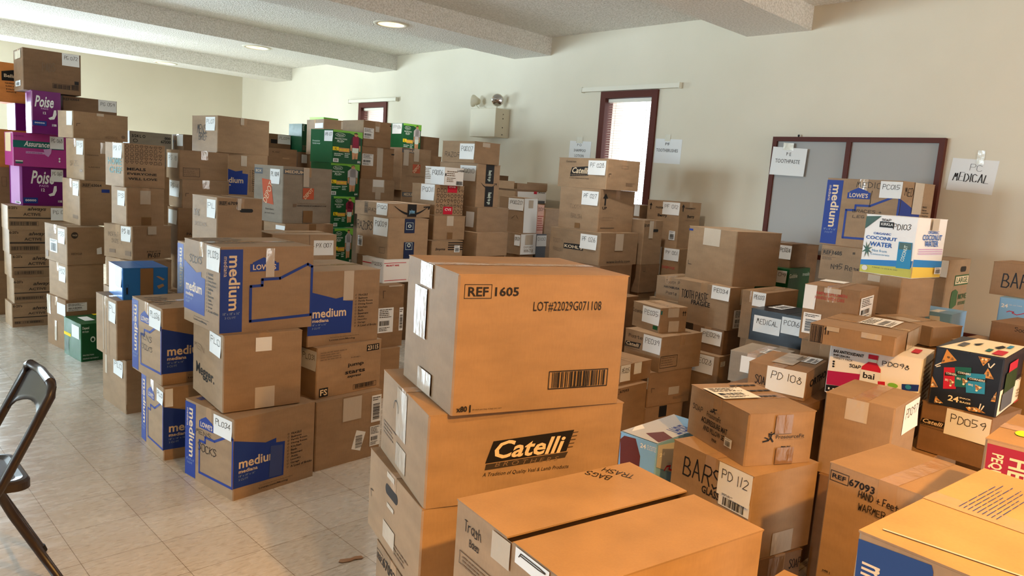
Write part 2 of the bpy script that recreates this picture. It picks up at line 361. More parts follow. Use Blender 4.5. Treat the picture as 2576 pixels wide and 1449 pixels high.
    if kind == 'bottle':
        o = [('red', rect(*sub(R, .3, 0, .78, .13))), ('pale', rect(*sub(R, .34, .13, .74, .22))), ('red', pts(R, [(.34, .22), (.74, .22), (.98, .38), (1, .5), (.02, .5), (.06, .38)])), ('paper', pts(R, [(.02, .48), (1, .48), (1, 1), (0, 1)]))]
        return o + text2d(sub(R, .16, .54, .74, .72), 'bai', 'black', True, False) + [('red', ell(*sub(R, .28, .82, .6, 1.02))), ('green', ell(*sub(R, .45, .86, .72, 1.05)))]
    if kind == 'bag':
        o = [(a[0], pts(R, [(.0, .1), (.9, 0), (1, .9), (.15, 1)])), ('black', pts(R, [(.1, .3), (.97, .22), (.99, .36), (.12, .44)]))]
        return o + text2d(sub(R, .2, .27, .92, .36), 'CORNERS', 'paper', True, False) + chip2d(pts(R, [(.5, .55), (.85, .62), (.6, .85)]), 3) + text2d(sub(R, .2, .55, .42, .66), 'BBQ', 'paper', True, False)
    if kind == 'chipp': return chip2d(R, R[0][0])
    if kind == 'LOWA': return moving_logo_face(R)
    if kind == 'LOWB': return moving_list_face(R)
    if kind == 'CAT': return brand_panel(R, False)
    if kind == 'CATB': return brand_panel(R, True)
    if kind == 'MODEL': return model_face(R, a[1], a[2], a[0])
    return []
# ---------------------------------------------------------------- a carton with flaps, prints, tape and labels
def carton(n, name, cat, label, m, seam, x, y, z, yaw, b, a, h, prints, group=None):
    """b along local x (the side facing the aisle end), a along local y; z is the height of its underside"""
    root = empty(name, (x, y, z), math.radians(yaw)); tag(root, label, cat, group)
    info = {'mat': m}; fl = 0.004
    gap = {'gap': .024}.get(seam, .003)
    top = h - (0.030 if seam == 'gap' else fl)
    B = MB()
    def at(face, s, t, off):
        if face == 'L': return (-b/2-off, a/2-s, t)
        if face == 'R': return (s-b/2, -a/2-off, t)
        return (s-b/2, t-a/2, h+off)
    # walls: a closed shell with chamfered vertical edges and slightly bowed sides
    c = .005; ring = [(-b/2+c, -a/2), (b/2-c, -a/2), (b/2, -a/2+c), (b/2, a/2-c), (b/2-c, a/2), (-b/2+c, a/2), (-b/2, a/2-c), (-b/2, -a/2+c)]
    for i in range(8):
        p, q = ring[i], ring[(i+1) % 8]
        wt = max(top, h-.0045); B.poly([(p[0], p[1], 0.0), (q[0], q[1], 0.0), (q[0], q[1], wt), (p[0], p[1], wt)], m)
    B.poly([(p[0], p[1], top) for p in ring], m); B.poly([(p[0], p[1], 0.0) for p in reversed(ring)], m)
    sheets = []
    for i, d in enumerate(prints):
        face, kind = d[0], d[1]; off = .0006 + .00035*i if i < 4 else .0017 + .0001*i
        if kind in ('lab', 'ship', 'tape', 'tapeB'): sheets.append((d, .0012 + .00035*i)); continue
        lay, last = 0, None
        for k, P in decal(d, info):
            if k != last: lay += 1; last = k
            B.poly([at(face, s, t, off + .00009*min(lay, 12)) for s, t in P], k)
    B.build('carton', root)
    rnd = random.Random(n)
    # top flaps meeting at the seam
    if seam == 'open':
        for sx in (-1, 1):
            F = MB(); F.box(sx*b/2-.002, -a/2+.01, top, sx*b/2+.002, a/2-.01, top+.075, m, Matrix.Translation((sx*.012, 0, 0))); F.build('top_flap', root)
        for sy in (-1, 1):
            F = MB(); F.box(-b/2+.01, sy*a/2-.002, top, b/2-.01, sy*a/2+.002, top+.06, m, Matrix.Translation((0, sy*.012, 0))); F.build('top_flap', root)
    else:
        along_x = seam in ('v', 'gap', 'open2')
        for sgn in (-1, 1):
            F = MB(); lift = rnd.uniform(0, .003) + (.006 if seam == 'gap' else 0); z0 = max(top+.0002, h-.0045); z1 = h - .0003
            if along_x: P = [(-b/2, sgn*a/2), (b/2, sgn*a/2), (b/2, sgn*gap/2), (-b/2, sgn*gap/2)]
            else: P = [(sgn*b/2, -a/2), (sgn*b/2, a/2), (sgn*gap/2, a/2), (sgn*gap/2, -a/2)]
            zt = [z1, z1, z1+lift*.0, z1+lift*.0]
            F.poly([(p[0], p[1], z0) for p in P], m); F.poly([(p[0], p[1], w) for p, w in zip(P, zt)], m)
            for j in range(4):
                p, q = P[j], P[(j+1) % 4]; F.poly([(p[0], p[1], z0), (q[0], q[1], z0), (q[0], q[1], zt[(j+1) % 4]), (p[0], p[1], zt[j])], m)
            F.build('top_flap', root)
        if seam in ('u', 'v', 'gap') and name in ('cardboard_box', 'moving_box'):
            T = MB(); w = .026; dr = min(.07, h*.3); e = .0006
            if along_x and seam != 'gap':
                T.poly([(-b/2-e, -w, h+e), (b/2+e, -w, h+e), (b/2+e, w, h+e), (-b/2-e, w, h+e)], 'seamtape')
                T.poly([(-b/2-e, -w, h+e), (-b/2-e, w, h+e), (-b/2-e, w, h-dr), (-b/2-e, -w, h-dr)], 'seamtape')
            elif seam != 'gap':
                T.poly([(-w, -a/2-e, h+e), (w, -a/2-e, h+e), (w, a/2+e, h+e), (-w, a/2+e, h+e)], 'seamtape')
                T.poly([(-w, -a/2-e, h+e), (w, -a/2-e, h+e), (w, -a/2-e, h-dr), (-w, -a/2-e, h-dr)], 'seamtape')
            if T.f: T.build('packing_tape', root)
    # sheets stuck on the faces are parts of their own
    for d, off in sheets:
        face, kind, R = d[0], d[1], d[2]; Q = MB(); arg = d[3] if len(d) > 3 else ''
        if kind in ('tape', 'tapeB'):
            Q.poly([at(face, s, t, off) for s, t in rect(*R)], kind); Q.build('tape_strip', root); continue
        s0, t0, s1, t1 = R; curl = .004 if kind == 'lab' else 0
        nx = 3
        for i in range(nx):                                          # a sheet whose lower corners lift a little
            sa, sb = s0+(s1-s0)*i/nx, s0+(s1-s0)*(i+1)/nx; la, lb = curl*(i/nx)**2, curl*((i+1)/nx)**2
            tm = t0+(t1-t0)*.5
            Q.poly([at(face, sa, tm, off), at(face, sb, tm, off), at(face, sb, t1, off), at(face, sa, t1, off)], 'paper')
            Q.poly([at(face, sa, t0, off+la), at(face, sb, t0, off+lb), at(face, sb, tm, off), at(face, sa, tm, off)], 'paper')
        ink = []
        if kind == 'lab' and arg: ink = hand2d(sub(R, .12, .12, .9, .48), arg, 'ink' , 0, max(.0025, (t1-t0)*.022))
        if kind == 'ship':
            if arg == 'bars': ink = bars(sub(R, .15, .3, .85, .9), 'black', 7, (t1-t0) > (s1-s0)) + rows(sub(R, .1, .06, .9, .22), 'ink', 2)
            elif arg == 'text': ink = rows(sub(R, .08, .05, .9, .42), 'ink', 5) + bars(sub(R, .1, .52, .75, .72), 'black', 5) + rows(sub(R, .08, .78, .8, .95), 'ink', 3)
        for k, P in ink: Q.poly([at(face, s, t, off+.0012) for s, t in P], k)
        Q.build({'lab': 'paper_label', 'ship': 'shipping_label'}[kind], root)
    return root
# ---------------------------------------------------------------- the room
def wall_mat():
    m, nt, b = nodes_of('painted_wall', 0.75, 0.2)
    n = noise(nt, 1.3, 5); r = ramp(nt, n.outputs[0], [(0.3, hexlin('d6cfbc')), (0.75, hexlin('ddd6c4'))]); nt.links.new(r.outputs[0], b.inputs['Base Color'])
    f = noise(nt, 120, 3); bump(nt, b, f.outputs[0], 0.12, 0.004); return m
def ceil_mat():
    m, nt, b = nodes_of('popcorn_ceiling', 0.9, 0.1)
    n = noise(nt, 70, 3); r = ramp(nt, n.outputs[0], [(0.35, hexlin('d8d6cd')), (0.6, hexlin('f2f0ea'))]); nt.links.new(r.outputs[0], b.inputs['Base Color'])
    bump(nt, b, n.outputs[0], 0.9, 0.02); return m
def floor_mat():
    m, nt, b = nodes_of('vinyl_tile', 0.3, 0.5)
    tc = nt.nodes.new('ShaderNodeTexCoord'); mp = nt.nodes.new('ShaderNodeMapping'); mp.inputs['Location'].default_value = (-1.068+.3048*40, -2.455+.3048*40, 0)
    br = nt.nodes.new('ShaderNodeTexBrick'); br.offset = 0; br.inputs['Scale'].default_value = 1
    br.inputs['Brick Width'].default_value = .3048; br.inputs['Row Height'].default_value = .3048; br.inputs['Mortar Size'].default_value = .0016; br.inputs['Mortar Smooth'].default_value = .4
    br.inputs['Color1'].default_value = hexlin('c8c0b4'); br.inputs['Color2'].default_value = hexlin('c1b8ab'); br.inputs['Mortar'].default_value = hexlin('84745f')
    nt.links.new(tc.outputs['Object'], mp.inputs[0]); nt.links.new(mp.outputs[0], br.inputs['Vector'])
    n = noise(nt, 26, 6, (1, 3.2, 1)); r = ramp(nt, n.outputs[0], [(0.32, (.74, .69, .62, 1)), (0.46, (.94, .92, .9, 1)), (0.62, (1, 1, 1, 1)), (0.72, (1.0, .97, .93, 1))])
    mx = nt.nodes.new('ShaderNodeMix'); mx.data_type = 'RGBA'; mx.blend_type = 'MULTIPLY'; mx.inputs[0].default_value = 0.85
    nt.links.new(br.outputs['Color'], mx.inputs[6]); nt.links.new(r.outputs[0], mx.inputs[7]); nt.links.new(mx.outputs[2], b.inputs['Base Color'])
    g = noise(nt, 9, 6, (1, 2.5, 1)); rr = ramp(nt, g.outputs[0], [(0.3, (.17,)*3+(1,)), (0.7, (.34,)*3+(1,))]); nt.links.new(rr.outputs[0], b.inputs['Roughness'])
    s = noise(nt, 14, 5, (1, 2, 1)); bump(nt, b, s.outputs[0], 0.10, 0.004); return m
def plain(name, hexc, rough=.5, spec=.3, metal=0.0, emit=0.0, ecol=None):
    m, nt, b = nodes_of(name, rough, spec); b.inputs['Base Color'].default_value = hexlin(hexc); b.inputs['Metallic'].default_value = metal
    if emit: b.inputs['Emission Color'].default_value = ecol or hexlin(hexc); b.inputs['Emission Strength'].default_value = emit
    return m
MATS['low_bounce_wall'] = plain('low_bounce_brown', '6b4c33', .5); MATS['wall'] = wall_mat(); MATS['ceiling'] = ceil_mat(); MATS['floor'] = floor_mat()  # unseen back wall made dark brown to cut bounce onto the boxes
MATS['brownframe'] = plain('dark_red_brown_wood', '56291f', .5, .15); MATS['whitetrim'] = plain('white_trim', 'dcd8c8', .5); MATS['slat'] = plain('blind_slat', 'e9e6d8', .5)
MATS['fabric'] = plain('grey_fabric', 'a9a9a7', .9, .1); MATS['beige'] = plain('beige_metal', 'd3cbb4', .45); MATS['chrome'] = plain('chrome', 'c9c9c9', .12, .5, 1.0)
MATS['lensglass'] = plain('lamp_lens', 'b9b9b4', .08, .8); MATS['chairbrown'] = plain('dark_brown_enamel', '2c211c', .34, .5); MATS['rubber'] = plain('rubber', '1b1918', .7)
MATS['brick'] = plain('pink_brick', 'e0c6bc', .8); MATS['gold'] = plain('gold_reflector', 'f3d29a', .3, .5, .6); MATS['lampglow'] = plain('lamp_bulb', 'ffffff', .5, .3, 0, 14.0, (1.0, .88, .62, 1)); MATS['leafbrown'] = plain('dry_leaf', '9a7455', .7)
def glass():
    m = bpy.data.materials.new('window_glass'); m.use_nodes = True; nt = m.node_tree; nt.nodes.remove(nt.nodes['Principled BSDF'])
    t = nt.nodes.new('ShaderNodeBsdfTransparent'); g = nt.nodes.new('ShaderNodeBsdfGlossy'); x = nt.nodes.new('ShaderNodeMixShader'); g.inputs['Roughness'].default_value = .02
    x.inputs[0].default_value = .06; nt.links.new(t.outputs[0], x.inputs[1]); nt.links.new(g.outputs[0], x.inputs[2]); nt.links.new(x.outputs[0], nt.nodes['Material Output'].inputs[0]); return m
MATS['glass'] = glass()
def struct(name, m): o = m.build(name); o['kind'] = 'structure'; return o
m = MB(); m.box(XL-.3, YB-.2, -.1, XR+.35, YF+.2, 0, 'floor'); struct('floor', m)
m = MB(); m.box(XL-.3, YB-.2, ZC, XR+.35, YF+.2, ZC+.12, 'ceiling'); struct('ceiling', m)
LAMPS = [(3.92, 5.72), (3.92, 8.35), (3.92, 11.17), (3.92, 3.0), (3.92, .25), (.95, .25), (3.92, -2.45), (.95, -2.45)]
for yb in (-2.74, -.02, 2.71, 5.44, 8.14, 10.91):
    m = MB(); y1 = yb+.54; RH = .128
    for y in (yb, y1): m.poly([(XL, y, ZB), (XR, y, ZB), (XR, y, ZC), (XL, y, ZC)], 'ceiling')
    x = XL
    for lx, ly in sorted(p for p in LAMPS if yb < p[1] < y1):
        m.poly([(x, yb, ZB), (lx-.2, yb, ZB), (lx-.2, y1, ZB), (x, y1, ZB)], 'ceiling'); x = lx+.2
        C0 = [(lx+RH*math.cos(2*PI*k/48), ly+RH*math.sin(2*PI*k/48)) for k in range(48)]; Q0 = []
        for px_, py_ in C0:                                          # the circle pushed out to the rim of its rectangle
            dx, dy = px_-lx, py_-ly; f = min(.2/abs(dx) if abs(dx) > 1e-9 else 9, ((y1-ly) if dy > 0 else (ly-yb))/abs(dy) if abs(dy) > 1e-9 else 9)
            Q0.append((lx+dx*f, ly+dy*f))
        for k in range(48):
            j = (k+1) % 48; m.poly([(*C0[k], ZB), (*C0[j], ZB), (*Q0[j], ZB), (*Q0[k], ZB)], 'ceiling')
        for sx, sy in ((.2, y1-ly), (.2, yb-ly), (-.2, y1-ly), (-.2, yb-ly)):   # corner triangles left over
            N_ = [p for p in Q0]; cx_, cy_ = lx+sx, ly+sy
            e1 = min((p for p in N_ if abs(p[0]-cx_) < 1e-6), key=lambda p: abs(p[1]-cy_), default=None); e2 = min((p for p in N_ if abs(p[1]-cy_) < 1e-6), key=lambda p: abs(p[0]-cx_), default=None)
            if e1 and e2: m.poly([(*e1, ZB), (cx_, cy_, ZB), (*e2, ZB)], 'ceiling')
    m.poly([(x, yb, ZB), (XR, yb, ZB), (XR, y1, ZB), (x, y1, ZB)], 'ceiling'); struct('ceiling_beam', m)
def pierced(name, horizontal, fixed0, fixed1, lo, hi, holes, zt=ZC, key='wall'):
    """wall slab between two planes with rectangular openings (lo, hi, z0, z1) along its run"""
    m = MB(); cuts = sorted(holes)
    def seg(a, c, z0, z1):
        if c-a < 1e-4 or z1-z0 < 1e-4: return
        if horizontal: m.box(a, fixed0, z0, c, fixed1, z1, key)
        else: m.box(fixed0, a, z0, fixed1, c, z1, key)
    x = lo
    for a, c, z0, z1 in cuts:
        seg(x, a, 0, zt); seg(a, c, 0, z0); seg(a, c, z1, zt); x = c
    seg(x, hi, 0, zt); return struct(name, m)
WIN = [(4.06, 4.72), (8.31, 8.97)]; WZ0, WZ1 = .98, 2.51
pierced('wall_right', False, XR, XR+.3, YB, YF, [(a, c, WZ0, WZ1) for a, c in WIN])
pierced('wall_left', False, XL-.2, XL, YB, YF, [(yc-wd/2, yc+wd/2, .35, 2.45) for yc, wd in SIDE_WINDOWS])
pierced('wall_far', True, YF, YF+.2, XL, XR, [(-.45, 1.85, 0, 2.3)])
pierced('wall_back', True, YB-.2, YB, XL, XR, [(3.25, 5.35, 0, 2.3)], ZC, 'low_bounce_wall')  # opening added behind the camera for the fill light
for i, (a, c) in enumerate(WIN):
    root = empty('window_%d' % (i+1), (XR, (a+c)/2, WZ0)); root['kind'] = 'structure'
    y0, y1 = a-(a+c)/2, c-(a+c)/2; H = WZ1-WZ0; w = .062
    f = MB(); f.box(-.022, y0, 0, .10, y0+w, H, 'brownframe'); f.box(-.022, y1-w, 0, .10, y1, H, 'brownframe'); f.box(-.022, y0+w, H-w, .10, y1-w, H, 'brownframe'); f.box(-.03, y0+w, 0, .10, y1-w, w, 'brownframe'); f.build('window_frame', root)
    g = MB(); g.box(.085, y0+w, w, .09, y1-w, H-w, 'glass'); g.build('pane', root)
    s = MB(); s.box(.02, y0+w+.012, H-w-.035, .05, y1-w-.006, H-w-.005, 'slat'); z = w+.02
    while z < H-w-.045:
        s.poly([(.024, y0+w+.015, z), (.024, y1-w-.008, z), (.046, y1-w-.008, z+.006), (.046, y0+w+.015, z+.006)], 'slat'); z += .0235
    for yy in (y0+w+.09, y1-w-.09): s.box(.034, yy-.002, w+.01, .036, yy+.002, H-w-.03, 'slat')
    s.build('window_blind', root)
    j = MB(); j.box(.12, y1-w*.6, 0, .30, y1, H, 'brick'); j.box(.12, y0, 0, .30, y0+.012, H, 'brick'); j.box(.12, y0+.012, 0, .30, y1-w*.6, .03, 'brick'); j.build('brick_reveal', root)
    r = MB(); yc = (a+c)/2; r.box(XR-.042, yc-.558, 2.514, XR-.004, yc+.558, 2.554, 'whitetrim')
    for e in (-.566, .558): r.box(XR-.046, yc+e, 2.508, XR, yc+e+.008, 2.560, 'whitetrim')
    tag(r.build('curtain_rail'), ['white curtain rail above the window behind the PF 028 box', 'white curtain rail above the far window'][i], 'curtain rail')
for i, (yc, wd) in enumerate(SIDE_WINDOWS):
    root = empty('window_%d' % (i+3), (XL, yc, .35)); root['kind'] = 'structure'; f = MB(); H = 2.1
    for yy in (-wd/2, -.02, wd/2-.05): f.box(-.12, yy, 0, .01, yy+.05, H, 'brownframe')
    f.box(-.12, -wd/2, 0, .01, wd/2, .05, 'brownframe'); f.box(-.12, -wd/2, H-.05, .01, wd/2, H, 'brownframe'); f.build('window_frame', root)
    g = MB(); g.box(-.07, -wd/2+.05, .05, -.065, wd/2-.05, H-.05, 'glass'); g.build('pane', root)
root = empty('door_1', (.70, YF, 0)); root['kind'] = 'structure'; f = MB()
for xx in (-1.15, -.04, 1.07): f.box(xx, -.01, 0, xx+.08, .12, 2.3, 'brownframe')
f.box(-1.15, -.01, 2.22, 1.15, .12, 2.3, 'brownframe'); f.box(-1.15, -.01, 0, 1.15, .12, .1, 'brownframe'); f.build('door_frame', root)
g = MB(); g.box(-1.07, .05, .1, 1.07, .055, 2.22, 'glass'); g.build('pane', root)
root = empty('added_back_door', (4.3, YB-.2, 0)); root['kind'] = 'structure'; f = MB()  # invented doorway, only there to frame the fill light
for xx in (-1.05, .97): f.box(xx, .08, 0, xx+.08, .21, 2.3, 'brownframe')
f.box(-1.05, .08, 2.22, 1.05, .21, 2.3, 'brownframe'); f.build('door_frame', root)
for nm, box_ in (('baseboard_right', (XR-.015, YB, 0, XR, YF, .1)), ('trim_1', (XR-.025, YB, .735, XR, YF, .80)), ('baseboard_far', (1.85, YF-.015, 0, XR, YF, .1))):
    m = MB(); m.box(*box_, 'brownframe'); struct(nm, m)
# ---------------------------------------------------------------- recessed ceiling lights
LLAB = ['round recessed light shining warm in the beam above the tall green stack', 'round recessed light in the second beam before the far wall', 'small bright recessed light in the beam next to the far wall']
for i, (lx, ly) in enumerate(LAMPS + [(.95, -.95)]):
    root = empty('recessed_light', (lx, ly, ZB if i < 8 else ZC))
    tag(root, LLAB[i] if i < 3 else 'unseen round ceiling light outside the picture', 'ceiling light', 'recessed ceiling lights')
    up = i < 8                                                      # the last one is an added surface light warming the nearest boxes
    t = MB(); t.lathe([(.112, .004), (.116, -.008), (.15, -.007), (.158, -.0005)] if up else [(.112, -.03), (.116, -.034), (.15, -.03), (.158, -.0005)], 'whitetrim', None, 40); t.build('trim_ring', root, smooth=True)
    t = MB(); t.lathe([(.114, .0), (.108, .05), (.085, .10), (.075, .12)] if up else [(.113, -.031), (.1, -.028)], 'gold', None, 40); t.build('reflector', root, smooth=True)
    z = .085 if up else -.029
    t = MB(); t.poly([(.092*math.cos(2*PI*k/32), .092*math.sin(2*PI*k/32), z) for k in reversed(range(32))], 'lampglow'); t.build('bulb', root)
    l = bpy.data.lights.new('downlight', 'SPOT'); l.energy = {5: 36, 4: 6, 6: 18, 7: 240, 8: 265}.get(i, 26); l.color = WARM if i in (4, 5, 7, 8) else SOFT; l.spot_size = math.radians(150 if i == 8 else 130); l.spot_blend = .8; l.shadow_soft_size = .06
    o = bpy.data.objects.new('downlight', l); C.objects.link(o); o.parent = root; o.location = (0, 0, -.045)
# ---------------------------------------------------------------- wall things
root = tag(empty('emergency_light', (XR, 6.195, 2.06)), 'beige emergency light box with two lamp heads on the wall above the RAZOR box', 'emergency light')
m = MB(); m.box(-.21, -.205, 0, 0, .205, .305, 'beige'); m.build('housing', root, bevel=.006)
m = MB()
for k, z in enumerate((.245, .2, .105, .03)):
    m.lathe([(.006, 0), (.006, .003), (.0, .003)], 'black' if k in (1, 2, 3) else 'ink2', Matrix.Translation((-.10, -.2055, z)) @ Matrix.Rotation(PI/2, 4, 'X'), 10)
m.build('indicator', root)
for (y, d, lab) in ((-.10, Vector((-.62, -.75, -.1)), 'chrome'), (.27, Vector((-.35, .9, .1)), 'beige')):
    d = d.normalized(); q = d.to_track_quat('Z', 'Y').to_matrix().to_4x4(); M = Matrix.Translation((-.105, y, .40)) @ q
    h = MB(); h.lathe([(0, -.06), (.03, -.058), (.045, -.03), (.066, .012), (.068, .024), (.060, .026)], 'beige', M, 28); o = h.build('lamp_head', root, smooth=True)
    g = MB(); g.lathe([(.060, .025), (.04, .034), (.0, .038)], 'chrome', M, 28); g.build('lens', o, smooth=True)
    k = MB(); k.tube([(-.105, min(y, .17), .303), (-.105, min(y, .17)+(.05 if y > .2 else 0), .335), (-.105, y, .37)], .008, 'beige'); k.build('swivel_arm', root)
root = tag(empty('bulletin_board', (XR, 2.275, 1.17)), 'grey two panel bulletin board in a dark brown frame on the wall', 'bulletin board')
m = MB(); H = .925; w = .035
m.box(-.05, -.62, 0, 0, -.62+w, H, 'brownframe'); m.box(-.05, .62-w, 0, 0, .62, H, 'brownframe'); m.box(-.05, -.62+w, H-w, 0, .62-w, H, 'brownframe'); m.box(-.05, -.62+w, 0, 0, .62-w, w, 'brownframe'); m.box(-.05, .005, w, 0, .04, H-w, 'brownframe'); m.build('frame', root)
for a, c in ((-.62+w, .005), (.04, .62-w)):
    m = MB(); m.box(-.03, a, w, -.005, c, H-w, 'fabric'); m.build('panel', root)
m = MB(); m.lathe([(0, .02), (.008, .016), (.006, 0)], 'black', Matrix.Translation((-.03, .42, H)), 12); m.build('hanger_knob', root)
def sheet(name, label, x, corners, lines, hand=False, tape=None):
    """a sheet of paper on the wall; corners (y, z): upper left, upper right, lower right, lower left as seen from the room"""
    root = tag(empty(name, (x, corners[0][0], corners[3][1])), label, 'sign'); o = Vector((x, corners[0][0], corners[3][1]))
    m = MB(); P = [Vector((x-.002, y, z))-o for y, z in corners]; Q = [Vector((x-.0005, y, z))-o for y, z in corners]
    m.poly([P[3], P[2], P[1], P[0]], 'paper'); m.poly(Q, 'paper')
    for i in range(4): m.poly([P[i], P[(i+1) % 4], Q[(i+1) % 4], Q[i]], 'paper')
    def at(u, v, k=.0032):
        a = P[0].lerp(P[1], u); c = P[3].lerp(P[2], u); p = a.lerp(c, v); return (p.x-k+.002, p.y, p.z)
    for (u0, v0, u1, v1, t) in lines:
        L = hand2d((0, 0, 1, 1), t, 'ink', 0, .035, 4) if hand else text2d((0, 0, 1, 1), t, 'ink', False, False)
        for k, poly in L: m.poly([at(u0+u*(u1-u0), v1-v*(v1-v0)) for u, v in poly], k)
    m.build('paper_sheet', root)
    if tape:
        t = MB(); u0, u1, up, dn = tape; y0 = P[0].lerp(P[1], u0); y1 = P[0].lerp(P[1], u1)
        t.poly([(y0.x-.002, y0.y, y0.z-dn), (y1.x-.002, y1.y, y1.z-dn), (y1.x-.002, y1.y, y1.z+up), (y0.x-.002, y0.y, y0.z+up)], 'paletape'); t.build('tape_strip', root)
sheet('wall_sign', 'white printed sheet reading PF TOOTHBRUSHES beside the window', XR, [(4.045, 2.075), (3.765, 2.068), (3.768, 1.852), (4.05, 1.858)], [(.38, .15, .55, .26, 'PF'), (.06, .4, .88, .53, 'TOOTHBRUSHES')], tape=(.35, .55, .04, .02))
sheet('wall_sign', 'white printed sheet reading SHAMPOO LOTION, half behind the PF 028 box', XR, [(5.083, 2.045), (4.805, 2.038), (4.808, 1.822), (5.088, 1.829)], [(.36, .12, .56, .23, 'P O'), (.22, .36, .78, .48, 'SHAMPOO'), (.28, .6, .7, .72, 'LOTION')], tape=(.3, .6, .04, .02))
sheet('wall_sign', 'white sheet handwritten PC MEDICAL taped to the wall beside the bulletin board', XR, [(1.605, 1.966), (1.330, 1.952), (1.344, 1.730), (1.621, 1.750)], [(.42, .1, .68, .34, 'PC'), (.1, .38, .86, .68, 'MEDICAL')], True, (.52, .68, .06, .03))
sheet('wall_sign', 'white printed sheet reading PE TOOTHPASTE hanging on the bulletin board', XR-.054, [(2.880, 2.017), (2.600, 2.003), (2.607, 1.792), (2.888, 1.799)], [(.42, .17, .56, .29, 'P E'), (.12, .42, .84, .56, 'TOOTHPASTE')], tape=(.3, .6, .035, .02))
# ---------------------------------------------------------------- dried leaf on the floor
m = MB(); L = [(-.055, -.006), (-.045, .012), (-.015, .010), (0, .006), (.02, .016), (.045, .012), (.05, -.004), (.04, -.014), (.012, -.008), (-.01, -.016), (-.04, -.018)]
M = Matrix.Translation((1.615, 2.47, .004)) @ Matrix.Rotation(math.radians(-16), 4, 'Z')
for i in range(len(L)):
    a, c = L[i], L[(i+1) % len(L)]; m.poly([M @ Vector((0, 0, .003)), M @ Vector((*a, 0)), M @ Vector((*c, 0))], 'leafbrown')
m.poly([M @ Vector((*p, -.003)) for p in reversed(L)], 'leafbrown')
tag(m.build('dried_leaf'), 'small brown dried leaf lying on the beige floor tiles', 'leaf')
# ---------------------------------------------------------------- folding chair, seen from its back corner
root = tag(empty('folding_chair', (.385, 3.085, 0)), 'dark brown metal folding chair on the pale floor', 'chair')
HW = .19
for sy in (-1, 1):
    m = MB(); m.tube([(-.17, sy*HW, .012), (-.02, sy*HW, .26), (.10, sy*HW, .455), (.185, sy*HW, .62), (.248, sy*HW, .745), (.254, sy*HW*.93, .772), (.257, sy*HW*.75, .785)], .016, 'chairbrown', 12); m.build('front_leg', root, smooth=True)
    m = MB(); m.tube([(.07, sy*(HW-.022), .475), (.13, sy*(HW-.022), .33), (.285, sy*(HW-.022), .012)], .0145, 'chairbrown', 12); m.build('rear_leg', root, smooth=True)
    m = MB(); m.tube([(-.172, sy*HW, 0), (-.165, sy*HW, .02)], .0185, 'rubber', 12); m.build('rubber_foot', root)
    m = MB(); m.tube([(.289, sy*(HW-.022), 0), (.28, sy*(HW-.022), .024)], .0175, 'rubber', 12); m.build('rubber_foot', root)
    m = MB(); m.tube([(.085, sy*(HW-.02), .405), (-.06, sy*(HW-.02), .385)], .006, 'chairbrown', 8); m.build('seat_hinge_bar', root)
m = MB(); m.tube([(.257, -HW*.78, .785), (.262, 0, .792), (.257, HW*.78, .785)], .016, 'chairbrown', 12); m.build('top_rail', root, smooth=True)
m = MB(); m.tube([(.21, -(HW-.022), .165), (.21, HW-.022, .165)], .008, 'chairbrown', 10); m.build('rear_crossbar', root)
m = MB(); m.tube([(-.075, -HW, .17), (-.075, HW, .17)], .008, 'chairbrown', 10); m.build('front_crossbar', root)
m = MB(); n = 10                                                   # curved steel back with a rounded lower edge
for i in range(n):
    for j in range(6):
        def bp(u, v):
            y = (u*2-1)*(HW-.004); low = .60 + .075*(1-(2*u-1)**2)**.5; z = low + (.778-low)*v; x = .10+(z-.455)*.50 + .025*(1-(2*u-1)**2); return (x, y, z)
        A = [bp(i/n, j/6), bp((i+1)/n, j/6), bp((i+1)/n, (j+1)/6), bp(i/n, (j+1)/6)]
        m.poly(A, 'chairbrown')
o = m.build('backrest', root, smooth=True, weld=True); sd = o.modifiers.new('thickness', 'SOLIDIFY'); sd.thickness = .006
m = MB(); sx0, sx1 = -.205, .195                                   # seat pan: rounded corners, rolled rim
def seat_ring(r, z, inset):
    P = []; x0, x1, y0, y1 = sx0+inset, sx1-inset, -HW+.028+inset, HW-.028-inset
    for cx, cy, a0 in ((x1-r, y1-r, 0), (x0+r, y1-r, 90), (x0+r, y0+r, 180), (x1-r, y0+r, 270)):
        for k in range(7):
            t = math.radians(a0+15*k); P.append((cx+r*math.cos(t), cy+r*math.sin(t), z + (cx-.2)*-.05))
    return P
RS = [seat_ring(.045, .405, 0), seat_ring(.045, .432, 0), seat_ring(.042, .440, .008), seat_ring(.036, .441, .02), seat_ring(.03, .434, .04)]
for a, c in zip(RS, RS[1:]):
    for k in range(28): m.poly([a[k], a[(k+1) % 28], c[(k+1) % 28], c[k]], 'chairbrown')
m.poly(RS[-1], 'chairbrown'); m.poly(list(reversed(RS[0])), 'chairbrown'); m.build('seat', root, weld=True)

